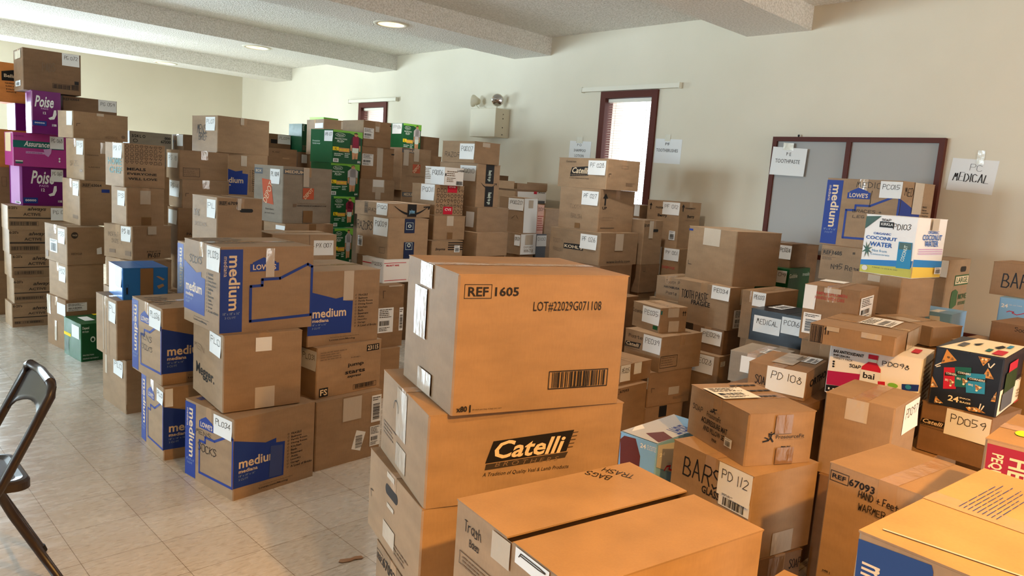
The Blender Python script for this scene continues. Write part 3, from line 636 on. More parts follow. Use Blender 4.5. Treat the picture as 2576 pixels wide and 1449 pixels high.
# ---------------------------------------------------------------- every box: number, kind, category, label, board, seam, centre x, centre y, underside z, turn, width, depth, height, prints
carton(1,'moving_box','box','blue and brown moving box reading SOCKS and PL034, on the floor tiles','kraft','v',1.661,3.517,0.0000,7.4,0.461,0.445,0.4038,[('L', 'LOWA', (0, 0, 0.4448, 0.4043)), ('R', 'LOWB', (0, 0, 0.4608, 0.4043)), ('L', 'lab', (0.2676, 0.293, 0.4299, 0.3902), 'PL034'), ('L', 'hw', (0.1028, 0.2521, 0.2421, 0.2812), 'MENS'), ('L', 'hw', (0.1266, 0.1702, 0.2925, 0.2196), 'SOCKS'), ('R', 'poly', [(0.1999, 0.2284), (0.268, 0.22), (0.2658, 0.0616), (0.193, 0.0664)], 'tapeblue'), ('T', 'tx', (0.0338, 0.3344, 0.0961, 0.4087), 'medium', 'navy', 180)])
carton(2,'cardboard_box','box','plain brown box with bold black word on its side, between two blue moving boxes','kraft','u',1.665,3.591,0.4088,-5.2,0.390,0.476,0.3781,[('L', 'lab', (0.2727, 0.2606, 0.4436, 0.3643), 'PL0'), ('L', 't', (0.06, 0.0897, 0.3504, 0.1633), 'Megger.', 'black'), ('L', 'hwf', (0.0159, 0.23, 0.1832, 0.267), 'MEN'), ('R', 'tape', (0.1542, 0.002, 0.2526, 0.1078)), ('R', 'ship', (0.1529, 0.2884, 0.2326, 0.3576), 'plain')])
carton(3,'moving_box','box','blue and brown moving box with house outline and PL033 label, topmost of its stack','kraft','v',1.680,3.613,0.7874,-0.0,0.483,0.437,0.4171,[('L', 'LOWB', (0, 0, 0.4372, 0.4176)), ('R', 'LOWA', (0, 0, 0.483, 0.4176)), ('L', 'lab', (0.2837, 0.2968, 0.4352, 0.4102), 'PL033'), ('L', 'hw', (0.0757, 0.3063, 0.225, 0.352), 'SOCKS'), ('R', 'tape', (0.2238, 0.2681, 0.2682, 0.4091)), ('T', 'lines', (0.002, 0.1158, 0.2527, 0.3895), '', 'ink', 4)])
carton(4,'moving_box','box','blue and brown moving box with half loose label, on the floor under MENS SOCKS','kraft','v',1.616,4.128,0.0000,-3.0,0.457,0.403,0.4007,[('L', 'LOWA', (0, 0, 0.4032, 0.4012)), ('R', 'LOWB', (0, 0, 0.457, 0.4012)), ('L', 'lab', (0.2886, 0.3037, 0.4012, 0.3758), 'PL0'), ('R', 'lab', (0.0064, 0.2957, 0.0463, 0.3929), '')])
carton(5,'moving_box','box','blue and brown moving box marked MENS SOCKS with PL036 label','kraft','v',1.607,4.205,0.4017,1.0,0.457,0.440,0.4138,[('L', 'LOWA', (0, 0, 0.4404, 0.4143)), ('R', 'LOWB', (0, 0, 0.457, 0.4143)), ('L', 'lab', (0.2627, 0.2921, 0.4288, 0.399), 'PL036'), ('L', 'hw', (0.1353, 0.2002, 0.2976, 0.2399), 'MENS'), ('L', 'hw', (0.1593, 0.1475, 0.3063, 0.1833), 'SOCKS'), ('T', 'lines', (0.0317, 0.0932, 0.1415, 0.358), '', 'ink', 5)])
carton(6,'cardboard_box','box','plain brown box with peeling label on the floor, under the streaky tall carton','kraft','v',1.661,5.025,0.0000,1.6,0.420,0.426,0.3420,[('L', 'lab', (0.2068, 0.2178, 0.3749, 0.3207), 'PL0'), ('L', 'r', (0.0515, 0.1845, 0.086, 0.3238), 'tapegrey'), ('R', 'r', (0.002, 0.0261, 0.006, 0.0624), 'faint')])
carton(7,'cardboard_box','box','brown box with streaky wrinkled face and pale label, supporting the small blue box','kraft','v',1.616,5.020,0.3430,1.4,0.420,0.378,0.3725,[('L', 'lab', (0.2386, 0.2289, 0.368, 0.3535), 'PL'), ('L', 'r', (0.1363, 0.0256, 0.1459, 0.371), 'tapegrey'), ('L', 'r', (0.188, 0.0106, 0.1941, 0.371), 'tapegrey'), ('L', 'r', (0.2462, 0.0165, 0.2502, 0.3687), 'faint')])
carton(8,'product_box','product box','small blue box with silver tape over its open top seam','blue','u',1.594,5.009,0.7160,-3.5,0.264,0.337,0.1972,[('L', 'lab', (0.1648, 0.0709, 0.3216, 0.1917), ''), ('R', 'f', (0.0171, 0.0301, 0.0356, 0.0938), 'navy'), ('R', 'r', (0.0219, 0.034, 0.0307, 0.0762), 'black'), ('R', 'poly', [(0.1937, 0.14), (0.2067, 0.1435), (0.2447, 0.1226), (0.2323, 0.1136)], 'faint'), ('R', 'poly', [(0.1974, 0.0811), (0.2324, 0.0939), (0.2412, 0.0794), (0.2083, 0.061)], 'faint'), ('R', 'tapeB', (0.1009, 0.0127, 0.1758, 0.1931)), ('R', 'tx', (0.1185, 0.0328, 0.147, 0.1107), 'Naim', 'blue2', 90)])
carton(9,'product_box','product box','green and yellow carton standing by itself on the floor in front of the brown stack','green','u',1.765,6.422,0.0000,4.5,0.420,0.363,0.2944,[('L', 'r', (0.002, 0.1562, 0.152, 0.1811), 'yellow'), ('L', 'ship', (0.175, 0.1687, 0.3274, 0.268), 'plain'), ('L', 'poly', [(0.0152, 0.1194), (0.1109, 0.133), (0.1071, 0.0426), (0.025, 0.0308)], 'dgreen'), ('R', 'tx', (0.0114, 0.2464, 0.058, 0.2741), 'Depend', 'pale'), ('R', 't', (0.011, 0.2283, 0.0561, 0.2394), 'FIT-FLEX', 'pale'), ('R', 'oval', (0.0662, 0.1481, 0.101, 0.1939), 'pale'), ('R', 'oval', (0.0731, 0.1549, 0.094, 0.1822), 'dgreen'), ('R', 'tn', (0.0124, 0.0442, 0.0894, 0.055), 'PROTECTION', 'pale'), ('R', 'tn', (0.0121, 0.0174, 0.1248, 0.0282), 'MAXIMUM ABSORBENCY', 'pale'), ('T', 'r', (0.0679, 0.1091, 0.1396, 0.276), 'paper'), ('T', 'r', (0.2018, 0.3058, 0.2491, 0.3614), 'yellow')])
carton(10,'cardboard_box','box','brown box with taped ripped lower edge on the floor, behind the green carton','kraft2','v',1.752,6.842,0.0000,6.1,0.420,0.390,0.4145,[('L', 'ship', (0.2144, 0.2824, 0.3884, 0.3765), 'plain'), ('L', 'hw', (0.2341, 0.305, 0.3482, 0.3491), 'PL015'), ('R', 'ship', (0.0069, 0.3227, 0.159, 0.389), 'text'), ('L', 'tape', (0.0021, 0.2538, 0.0757, 0.4109)), ('L', 'tape', (0.1623, 0.0511, 0.2076, 0.2179))])
carton(11,'cardboard_box','box','plain brown box second from floor, just above the ripped taped box','kraft','v',1.699,6.845,0.4155,6.8,0.275,0.375,0.2804,[('L', 'lab', (0.2049, 0.1336, 0.3416, 0.2581), 'PS2')])
carton(12,'cardboard_box','box','brown box with round dark stamp and torn white sticker, third from floor','kraft','v',1.702,6.887,0.6964,6.0,0.288,0.474,0.3010,[('L', 'lab', (0.2887, 0.1609, 0.4351, 0.2803), 'PS5'), ('L', 'ship', (0.1167, 0.0745, 0.2768, 0.1801), 'bars'), ('L', 'hwf', (0.0672, 0.2442, 0.2399, 0.277), 'LADIES'), ('L', 'hwf', (0.0783, 0.1897, 0.2373, 0.2263), 'BRIEF'), ('R', 'oval', (0.0314, 0.212, 0.0821, 0.2632), 'ink'), ('R', 'tn', (0.0401, 0.2308, 0.0751, 0.2436), 'MADE', 'kraftl'), ('R', 'poly', [(0.2198, 0.128), (0.2568, 0.1393), (0.2592, 0.0823), (0.2213, 0.0804)], 'paper'), ('R', 'tn', (0.031, 0.0801, 0.107, 0.0969), 'RECYCLE', 'ink'), ('L', 'r', (0.0293, 0.023, 0.0816, 0.0748), 'ink2')])
carton(13,'cardboard_box','box','brown box printed REF 63064 with pale label, fourth in the stack above the green carton','kraft','v',1.835,7.038,0.9979,1.6,0.245,0.464,0.3699,[('L', 'lab', (0.2876, 0.2383, 0.4438, 0.3549), 'PS'), ('R', 'f', (0.0196, 0.3144, 0.0816, 0.3464), 'ink'), ('R', 't', (0.0252, 0.3198, 0.076, 0.3411), 'REF', 'ink'), ('R', 't', (0.0876, 0.3188, 0.164, 0.3417), '63064', 'ink'), ('R', 'r', (0.1638, 0.2735, 0.2248, 0.3007), 'navy'), ('L', 'r', (0.2863, 0.0487, 0.4188, 0.0782), 'ink2')])
carton(14,'cardboard_box','box','brown box with faint printing and crumpled clear tape, under the wide flat box','kraft','v',1.898,7.051,1.3683,2.6,0.300,0.449,0.3325,[('L', 'lab', (0.2673, 0.2026, 0.4375, 0.3153), 'PS'), ('R', 'tape', (0.1242, 0.2214, 0.1652, 0.3107)), ('R', 'tn', (0.0207, 0.2007, 0.1108, 0.2084), 'UNDERWEAR', 'ink'), ('R', 'tn', (0.036, 0.1027, 0.1183, 0.1123), 'LADIES', 'ink'), ('L', 'hwf', (0.1075, 0.1094, 0.3271, 0.1608), 'SIZE'), ('L', 'r', (0.3477, 0.0623, 0.4112, 0.0846), 'ink2')])
carton(15,'cardboard_box','box','wide flat brown box topmost on the stack behind the green carton','kraft','u',1.873,6.974,1.7013,12.5,0.449,0.242,0.2132,[('L', 'lab', (0.1417, 0.0982, 0.2329, 0.2086), ''), ('R', 'pl2', [(0.029, 0.0958), (0.0293, 0.1157), (0.0549, 0.1183)], 'ink'), ('R', 'tn', (0.2546, 0.0137, 0.359, 0.0365), 'HANDLE WITH CARE', 'ink2'), ('R', 'oval', (0.3901, 0.0238, 0.4248, 0.0512), 'ink2'), ('R', 'tape', (0.1864, 0.1907, 0.2441, 0.2117))])
carton(16,'pad_carton','carton','flat brown pad carton resting on the floor, lowest of five matching cartons','kraft','v',1.703,7.869,0.0000,-0.7,0.600,0.300,0.2148,[('R', 't', (0.0104, 0.1795, 0.0799, 0.2026), "6-20's", 'ink'), ('R', 'hwt', (0.1577, 0.1436, 0.3056, 0.1808), 'always', 'ink'), ('R', 't', (0.1234, 0.1086, 0.2608, 0.1288), 'ACTIVE', 'ink'), ('R', 'r', (0.0126, 0.0819, 0.3492, 0.0901), 'ink'), ('R', 'f', (0.0192, 0.027, 0.2419, 0.0521), 'ink'), ('R', 'bar', (0.0247, 0.0312, 0.2361, 0.0481), 'ink')], 'pad cartons stacked on the floor')
carton(17,'pad_carton','carton','flat brown pad carton second from the floor in the stack of five matching cartons','kraft','v',1.723,7.879,0.2158,-0.4,0.600,0.300,0.2252,[('R', 't', (0.002, 0.1796, 0.07, 0.2041), "6-20's", 'ink'), ('R', 'hwt', (0.1478, 0.1469, 0.2955, 0.1875), 'always', 'ink'), ('R', 't', (0.1135, 0.1115, 0.2508, 0.1349), 'ACTIVE', 'ink'), ('R', 'r', (0.0028, 0.0864, 0.3391, 0.0945), 'ink'), ('R', 'f', (0.0095, 0.028, 0.2318, 0.0585), 'ink'), ('R', 'bar', (0.015, 0.0329, 0.2261, 0.0537), 'ink')], 'pad cartons stacked on the floor')
carton(18,'pad_carton','carton','flat brown pad carton in the middle of five matching cartons','kraft','v',1.714,7.909,0.4415,-0.1,0.600,0.300,0.2113,[('R', 't', (0.0136, 0.1776, 0.083, 0.2019), "6-20's", 'ink'), ('R', 'hwt', (0.1609, 0.1486, 0.3085, 0.1904), 'always', 'ink'), ('R', 't', (0.1266, 0.1114, 0.2637, 0.1383), 'ACTIVE', 'ink'), ('R', 'r', (0.016, 0.088, 0.3521, 0.096), 'ink'), ('R', 'f', (0.0227, 0.0258, 0.2447, 0.062), 'ink'), ('R', 'bar', (0.0282, 0.0308, 0.239, 0.0572), 'ink')], 'pad cartons stacked on the floor')
carton(19,'pad_carton','carton','flat brown pad carton fourth from the floor in the stack of five','kraft','v',1.707,7.925,0.6533,-0.5,0.600,0.300,0.2167,[('R', 't', (0.0021, 0.1812, 0.0709, 0.2053), "6-20's", 'ink'), ('R', 'hwt', (0.1482, 0.1568, 0.2943, 0.1982), 'always', 'ink'), ('R', 't', (0.1141, 0.119, 0.25, 0.1458), 'ACTIVE', 'ink'), ('R', 'r', (0.0045, 0.0923, 0.3374, 0.1066), 'ink'), ('R', 'f', (0.0111, 0.0313, 0.231, 0.0702), 'ink'), ('R', 'bar', (0.0165, 0.0358, 0.2253, 0.0658), 'ink')], 'pad cartons stacked on the floor')
carton(20,'pad_carton','carton','flat brown pad carton with paper label, topmost of the five matching cartons','kraft','v',1.702,7.923,0.8705,-0.9,0.600,0.300,0.2111,[('R', 't', (0.0045, 0.1823, 0.0727, 0.2062), "6-20's", 'ink'), ('R', 'hwt', (0.1495, 0.1625, 0.2945, 0.2035), 'always', 'ink'), ('R', 't', (0.1157, 0.1241, 0.2505, 0.1506), 'ACTIVE', 'ink'), ('R', 'r', (0.0069, 0.0995, 0.3372, 0.1095), 'ink'), ('R', 'f', (0.0134, 0.0358, 0.2317, 0.0744), 'ink'), ('R', 'bar', (0.0188, 0.0403, 0.226, 0.07), 'ink'), ('R', 'lab', (0.3291, 0.0872, 0.4757, 0.2003), 'PG 061')], 'pad cartons stacked on the floor')
carton(21,'cardboard_box','box','big plain brown box on the floor with tilted white barcode sticker','kraft','v',2.148,3.591,0.0000,3.8,0.431,0.420,0.3814,[('R', 'poly', [(0.2652, 0.1759), (0.3285, 0.1544), (0.2952, 0.0507), (0.2348, 0.0728)], 'paper'), ('R', 'bar', (0.2609, 0.0714, 0.3061, 0.1438), 'ink'), ('R', 'ship', (0.3617, 0.2006, 0.4286, 0.3568), 'bars'), ('R', 'ship', (0.3576, 0.0608, 0.4286, 0.1784), 'text'), ('R', 'tape', (0.1692, 0.2416, 0.2917, 0.3731))])
carton(22,'cardboard_box','box','brown printed box with black FS square and number 23115, between two brown boxes','kraft','v',2.178,3.507,0.3824,5.4,0.436,0.146,0.2791,[('L', 'lab', (0.0046, 0.1529, 0.1442, 0.2591), 'PL031'), ('R', 'r', (0.3301, 0.2202, 0.4174, 0.2571), 'black'), ('R', 't', (0.3365, 0.2263, 0.4107, 0.2521), '23115', 'kraftl'), ('R', 't', (0.2017, 0.144, 0.3113, 0.1687), 'jump', 'black'), ('R', 't', (0.1859, 0.1083, 0.3218, 0.1283), 'starts', 'black'), ('R', 'ti', (0.2026, 0.0829, 0.296, 0.0979), 'express', 'black'), ('R', 'tn', (0.2238, 0.1959, 0.2842, 0.2025), "Kellogg's", 'black'), ('R', 'f', (0.2434, 0.0138, 0.4059, 0.0421), 'black'), ('R', 'bar', (0.2556, 0.0189, 0.3955, 0.0399), 'black'), ('R', 'r', (0.0203, 0.0076, 0.0759, 0.0563), 'black'), ('R', 't', (0.0261, 0.0145, 0.0711, 0.0484), 'FS', 'kraftl'), ('R', 'lines2', (0.0215, 0.2019, 0.1942, 0.2536))])
carton(23,'moving_box','box','blue and brown moving box with room checklist, beside the house outline box','kraft','v',2.150,3.684,0.6620,0.4,0.443,0.457,0.4009,[('R', 'LOWB', (0, 0, 0.4428, 0.4014)), ('R', 'tape', (0.2085, 0.2386, 0.2714, 0.3994))])
carton(24,'product_box','product box','large purple pads box with clear side, just above the flat brown pad cartons','purple','v',1.779,8.028,1.0821,6.1,0.550,0.322,0.3475,[('L', 'r', (0.0385, 0.0043, 0.2714, 0.346), 'lilac'), ('R', 'hwt', (0.071, 0.1969, 0.2613, 0.3156), 'Poise', 'paper'), ('R', 't', (0.1386, 0.1705, 0.2139, 0.1899), 'PADS', 'lilac'), ('R', 't', (0.153, 0.1303, 0.1819, 0.1581), '12', 'paper'), ('R', 'poly', [(0.2101, 0.1048), (0.2465, 0.121), (0.2583, 0.1815), (0.2793, 0.1844), (0.2805, 0.1422), (0.2597, 0.0963), (0.2233, 0.0882)], 'paper'), ('R', 'r', (0.0092, 0.0213, 0.124, 0.0726), 'navy'), ('R', 't', (0.0244, 0.0383, 0.1111, 0.058), 'ooooo', 'paper'), ('R', 'lab', (0.2346, 0.2223, 0.3349, 0.3325), 'PG 060'), ('L', 'ship', (0.1597, 0.0123, 0.3, 0.0325), 'bars'), ('R', 't', (0.2891, 0.0319, 0.3228, 0.0542), '108', 'paper')])
carton(25,'product_box','product box','wide magenta and teal underwear box with paper label, between the two purple boxes','magenta','v',1.764,8.019,1.4301,-0.3,0.600,0.350,0.2958,[('L', 'r', (0.0339, 0.1248, 0.2712, 0.2901), 'kraftl'), ('R', 'r', (0.002, 0.1641, 0.394, 0.2267), 'teal'), ('R', 'ti', (0.0825, 0.1778, 0.2805, 0.2256), 'Assurance', 'paper'), ('R', 'r', (0.0973, 0.1161, 0.2838, 0.1345), 'lilac'), ('R', 't', (0.1013, 0.1198, 0.2262, 0.1289), 'UNDERWEAR', 'purple'), ('R', 'poly', [(0.2329, 0.1604), (0.2977, 0.1705), (0.2927, 0.1308), (0.2705, 0.0947), (0.245, 0.1124)], 'lilac'), ('R', 'lab', (0.2839, 0.1714, 0.3941, 0.2819), 'PG 068'), ('R', 'r', (0.017, 0.0411, 0.073, 0.0511), 'pale'), ('R', 'r', (0.0167, 0.0245, 0.0726, 0.0379), 'teal'), ('R', 'oval', (0.3515, 0.0762, 0.3662, 0.0941), 'paper'), ('R', 'oval', (0.3512, 0.0514, 0.3659, 0.0713), 'paper'), ('R', 'tn', (0.0054, 0.256, 0.0831, 0.2719), 'equate', 'purple')])
carton(26,'product_box','product box','small purple pads box under the topmost brown carton beside the wall','purple','v',1.700,7.840,1.7264,-3.6,0.225,0.300,0.3695,[('L', 'r', (0.002, 0.0687, 0.006, 0.368), 'pink'), ('L', 'r', (0.002, 0.2417, 0.0674, 0.3529), 'lilac'), ('L', 'r', (0.002, 0.066, 0.0111, 0.2322), 'pink'), ('R', 'r', (0.002, 0.0564, 0.0096, 0.3613), 'lilac'), ('R', 'hwt', (0.0252, 0.2289, 0.1696, 0.3281), 'Poise', 'paper'), ('R', 't', (0.0741, 0.2106, 0.1276, 0.2253), 'PADS', 'lilac'), ('R', 't', (0.0875, 0.1705, 0.1103, 0.1923), '12', 'paper'), ('R', 'poly', [(0.1264, 0.1403), (0.1601, 0.1582), (0.171, 0.2118), (0.1878, 0.2137), (0.1898, 0.1757), (0.1723, 0.1337), (0.1387, 0.1273)], 'paper'), ('R', 'r', (0.0074, 0.0695, 0.1128, 0.1115), 'navy'), ('R', 't', (0.0227, 0.0872, 0.099, 0.0989), 'ooooo', 'paper'), ('R', 't', (0.1549, 0.0707, 0.1882, 0.0922), '108', 'paper')])
carton(27,'cardboard_box','box','large dark brown box labelled PG 072, highest box of all, near the ceiling beam','kraft3','v',1.772,7.997,2.0964,-1.6,0.449,0.417,0.3593,[('R', 'lab', (0.2997, 0.2509, 0.4366, 0.3578), 'PG 072'), ('R', 'f', (0.2231, 0.0425, 0.4306, 0.0848), 'black'), ('R', 'bar', (0.2281, 0.0437, 0.362, 0.0784), 'black'), ('R', 'bar', (0.3713, 0.0467, 0.4254, 0.0887), 'black'), ('R', 'r', (0.3963, 0.092, 0.4303, 0.1224), 'black'), ('R', 'hwf', (0.1479, 0.1784, 0.2432, 0.268), 'PADS'), ('L', 'ship', (0.0938, 0.0382, 0.3172, 0.086), 'bars'), ('L', 'tape', (0.0757, 0.2748, 0.3466, 0.3428))])
carton(28,'cardboard_box','box','dark brown box labelled PG 059, behind the wide flat box','kraft3','v',2.082,8.016,1.7264,-0.0,0.453,0.350,0.3608,[('R', 'lab', (0.2922, 0.2552, 0.4474, 0.3593), 'PG 059'), ('R', 't', (0.0031, 0.3198, 0.0557, 0.3426), 'REF', 'ink'), ('R', 't', (0.0605, 0.3246, 0.1335, 0.3458), '63064', 'ink')])
carton(29,'cardboard_box','box','brown box on the floor hidden behind the small blue box','kraft','v',1.864,5.798,0.0000,-0.0,0.400,0.380,0.6369,[])
carton(30,'cardboard_box','box','brown box with creased top edge, just behind the small blue box','kraft','v',1.847,5.786,0.6379,10.7,0.298,0.362,0.2153,[('R', 'pl2', [(0.254, 0.2138), (0.2891, 0.1978), (0.289, 0.2112)], 'ink2')])
carton(31,'cardboard_box','box','brown box printed PV-517 and handwritten insert, above the small blue box','kraft','v',1.863,5.857,0.8537,18.5,0.321,0.320,0.2414,[('L', 'lab', (0.1949, 0.1276, 0.3026, 0.2358), 'PS 18'), ('L', 'hwf', (0.0494, 0.1524, 0.1669, 0.1906), 'INSERT'), ('L', 'hwf', (0.0907, 0.1073, 0.2076, 0.1406), 'SIZE S'), ('R', 'tn', (0.1151, 0.0468, 0.2277, 0.0611), '8 Bags of 12', 'black'), ('R', 't', (0.1231, 0.0088, 0.2257, 0.0421), 'PV-517', 'black'), ('L', 'r', (0.0661, 0.035, 0.1313, 0.0604), 'ink2'), ('L', 'r', (0.2414, 0.028, 0.3048, 0.0612), 'ink2'), ('R', 'tape', (0.1201, 0.1797, 0.1912, 0.2384))])
carton(32,'cardboard_box','box','plain brown box between the PV-517 box and the food delivery box','kraft','u',1.861,5.850,1.0955,7.0,0.273,0.242,0.2704,[('L', 'lab', (0.1025, 0.1381, 0.2184, 0.244), 'PS'), ('R', 'tapeB', (0.1044, 0.0029, 0.1757, 0.0613)), ('R', 'tape', (0.0958, 0.155, 0.1711, 0.2529))])
carton(33,'cardboard_box','box','tilted brown food delivery box with small icons reading MEALS EVERYONE WILL LOVE','kraft','v',1.880,5.968,1.3665,5.4,0.295,0.321,0.3131,[('L', 'lab', (0.1343, 0.2025, 0.293, 0.3089), 'PS 17'), ('L', 't', (0.051, 0.1528, 0.285, 0.2049), 'HOME', 'teal'), ('L', 't', (0.0753, 0.0926, 0.2917, 0.1391), 'CHEF', 'teal'), ('R', 'icons', (0.0062, 0.1652, 0.2749, 0.3062)), ('R', 't', (0.0206, 0.1205, 0.1537, 0.1407), 'MEALS', 'black'), ('R', 't', (0.0243, 0.089, 0.2331, 0.1056), 'EVERYONE', 'black'), ('R', 't', (0.0302, 0.0528, 0.2364, 0.0708), 'WILL LOVE', 'black')])
carton(34,'cardboard_box','box','brown box with loose pale label, under two similar labelled boxes behind the REF 67093 box','kraft2','v',2.348,5.930,0.8646,-1.3,0.420,0.227,0.3595,[('L', 'lab', (0.0252, 0.2307, 0.2129, 0.3393), ''), ('R', 't', (0.066, 0.1512, 0.1057, 0.1724), 'PA', 'ink')])
carton(35,'cardboard_box','box','brown box with corner bracket mark, middle one of three labelled boxes','kraft','u',2.357,5.985,1.2246,-3.7,0.354,0.335,0.2172,[('L', 'lab', (0.0196, 0.0772, 0.273, 0.2003), 'PS 14'), ('R', 'pl2', [(0.0262, 0.0902), (0.026, 0.1119), (0.0477, 0.1128)], 'ink'), ('R', 'tape', (0.1485, 0.1916, 0.1942, 0.2157))])
carton(36,'cardboard_box','box','brown box with printed rectangular form on its face, in front of the MENS BRIEF box','kraft','u',2.364,6.039,1.4423,-2.4,0.373,0.313,0.2203,[('L', 'lab', (0.0351, 0.081, 0.2784, 0.194), 'PS 18'), ('R', 'f', (0.025, 0.021, 0.1519, 0.0881), 'ink'), ('R', 'lines2', (0.0307, 0.0252, 0.146, 0.0823)), ('R', 'tape', (0.1774, 0.1839, 0.2113, 0.2176))])
carton(37,'moving_box','box','blue and brown moving box under the tall MENS BRIEF box','kraft','v',2.842,6.506,1.2665,-0.0,0.457,0.457,0.4055,[('R', 'LOWB', (0, 0, 0.457, 0.406)), ('R', 'tape', (0.2141, 0.3012, 0.2666, 0.3899))])
carton(38,'cardboard_box','box','large brown box handwritten MENS BRIEF, highest in the middle of the row','kraft','u',2.832,6.501,1.6725,4.6,0.476,0.452,0.2996,[('L', 'lab', (0.2465, 0.174, 0.4108, 0.2875), 'PL07'), ('L', 'hw', (0.0965, 0.15, 0.2554, 0.2367), 'MENS'), ('L', 'hw', (0.1278, 0.0952, 0.276, 0.1672), 'BRIEF'), ('R', 'tape', (0.2042, 0.2418, 0.2358, 0.2981))])
carton(39,'moving_box','box','narrow glimpse of a blue and brown moving box behind the house outline box','kraft','v',2.063,4.772,0.6582,0.0,0.457,0.457,0.4055,[('L', 'LOWA', (0, 0, 0.457, 0.406))])
carton(40,'cardboard_box','box','brown box with handle slot printed REF 67093, behind the house outline moving box','kraft','u',2.033,4.702,1.0642,2.5,0.299,0.349,0.3133,[('L', 'lab', (0.2121, 0.1838, 0.3308, 0.2966), 'PL'), ('R', 'f', (0.0122, 0.2676, 0.0634, 0.2925), 'black'), ('R', 't', (0.0178, 0.271, 0.0584, 0.2891), 'REF', 'black'), ('R', 't', (0.0687, 0.2707, 0.1452, 0.291), '67093', 'black'), ('R', 'hole', (0.1456, 0.2252, 0.2338, 0.2486)), ('L', 'hwf', (0.0287, 0.1835, 0.1094, 0.233), 'MENS'), ('L', 'hwf', (0.0384, 0.1214, 0.212, 0.1514), 'SOCKS'), ('R', 'tape', (0.1301, 0.2394, 0.153, 0.3111))])
carton(41,'cardboard_box','box','wide brown box with long flap edges and label, behind the house outline moving box','kraft','v',2.541,4.747,0.7452,-3.0,0.473,0.300,0.3995,[('R', 'lab', (0.2985, 0.2555, 0.4476, 0.359), 'PX 007'), ('R', 'pl2', [(0.2665, 0.3933), (0.269, 0.3179)], 'ink2')])
carton(42,'cardboard_box','box','brown box squeezed under the grey-orange MEDIUM moving box','kraft','u',2.798,5.181,0.8794,7.1,0.433,0.276,0.2995,[('L', 'lab', (0.1584, 0.2535, 0.2744, 0.2842), ''), ('R', 'tapeB', (0.2061, 0.251, 0.2694, 0.298))])
carton(43,'moving_box','box','grey-brown moving box with orange square logo and MEDIUM strip beside the green cartons','greyk','u',2.798,5.289,1.1794,7.2,0.438,0.373,0.4143,[('L', 'lab', (0.211, 0.2819, 0.3329, 0.3897), 'PL 004'), ('L', 'r', (0.0065, 0.3475, 0.1137, 0.3907), 'slate'), ('L', 'tn', (0.0259, 0.3601, 0.0989, 0.3798), 'BOX', 'kraftl'), ('L', 'poly', [(0.1078, 0.3146), (0.2213, 0.3068), (0.2635, 0.1278), (0.136, 0.1389)], 'orange'), ('L', 'tn', (0.1303, 0.1475, 0.2488, 0.2852), 'DEPOT', 'kraftl', 60), ('L', 'tn', (0.1618, 0.0866, 0.2652, 0.1008), 'How doers', 'ink'), ('L', 'tn', (0.153, 0.0553, 0.2804, 0.0698), 'get more done.', 'ink'), ('R', 'r', (0.002, 0.3597, 0.1977, 0.3935), 'slate'), ('R', 't', (0.0141, 0.3663, 0.1828, 0.3882), 'MEDIUM', 'kraftl'), ('R', 'r', (0.1719, 0.1795, 0.2716, 0.2631), 'orange'), ('R', 't', (0.18, 0.1894, 0.2632, 0.255), 'DEPOT', 'kraftl', 45), ('R', 'r', (0.0893, 0.1201, 0.1188, 0.1444), 'ink2'), ('R', 'tn', (0.1274, 0.1427, 0.3818, 0.1511), 'LEARN MORE ABOUT OUR MOVING', 'ink2'), ('R', 't', (0.1279, 0.1259, 0.3877, 0.1349), 'SUPPLY RANGE AT HOMEDEPOT.COM', 'ink'), ('R', 'tapeB', (0.1778, 0.0034, 0.2622, 0.0945)), ('R', 'tape', (0.1713, 0.2706, 0.2225, 0.4128))])
carton(44,'cardboard_box','box','plain brown box behind the orange lit stack, low and mostly covered','kraft2','v',2.957,4.458,0.0000,0.0,0.360,0.360,0.3609,[])
carton(45,'cardboard_box','box','brown box with two white shipping stickers, under the white mailing box','kraft2','v',2.984,4.514,0.3619,0.5,0.382,0.400,0.4491,[('R', 'ship', (0.163, 0.1099, 0.2933, 0.289), 'text'), ('R', 'ship', (0.345, 0.1136, 0.3799, 0.2831), 'bars'), ('R', 'tape', (0.2439, 0.4394, 0.3591, 0.4475)), ('R', 'pl2', [(0.2007, 0.3606), (0.198, 0.411), (0.216, 0.41)], 'ink')])
carton(46,'mailing_box','mailing box','flat white mailing box with red lines, directly under the RAZORS box','white','v',3.193,4.545,0.8116,3.7,0.300,0.256,0.1717,[('L', 'r', (0.0067, 0.1259, 0.1127, 0.133), 'red'), ('R', 'r', (0.002, 0.1426, 0.2061, 0.1466), 'red'), ('R', 'r', (0.0088, 0.0162, 0.2141, 0.0202), 'red'), ('R', 'ti', (0.0182, 0.1206, 0.1413, 0.1331), 'PRIORITY MAIL', 'red'), ('L', 'hw', (0.1214, 0.1188, 0.2364, 0.1508), 'PQ005')])
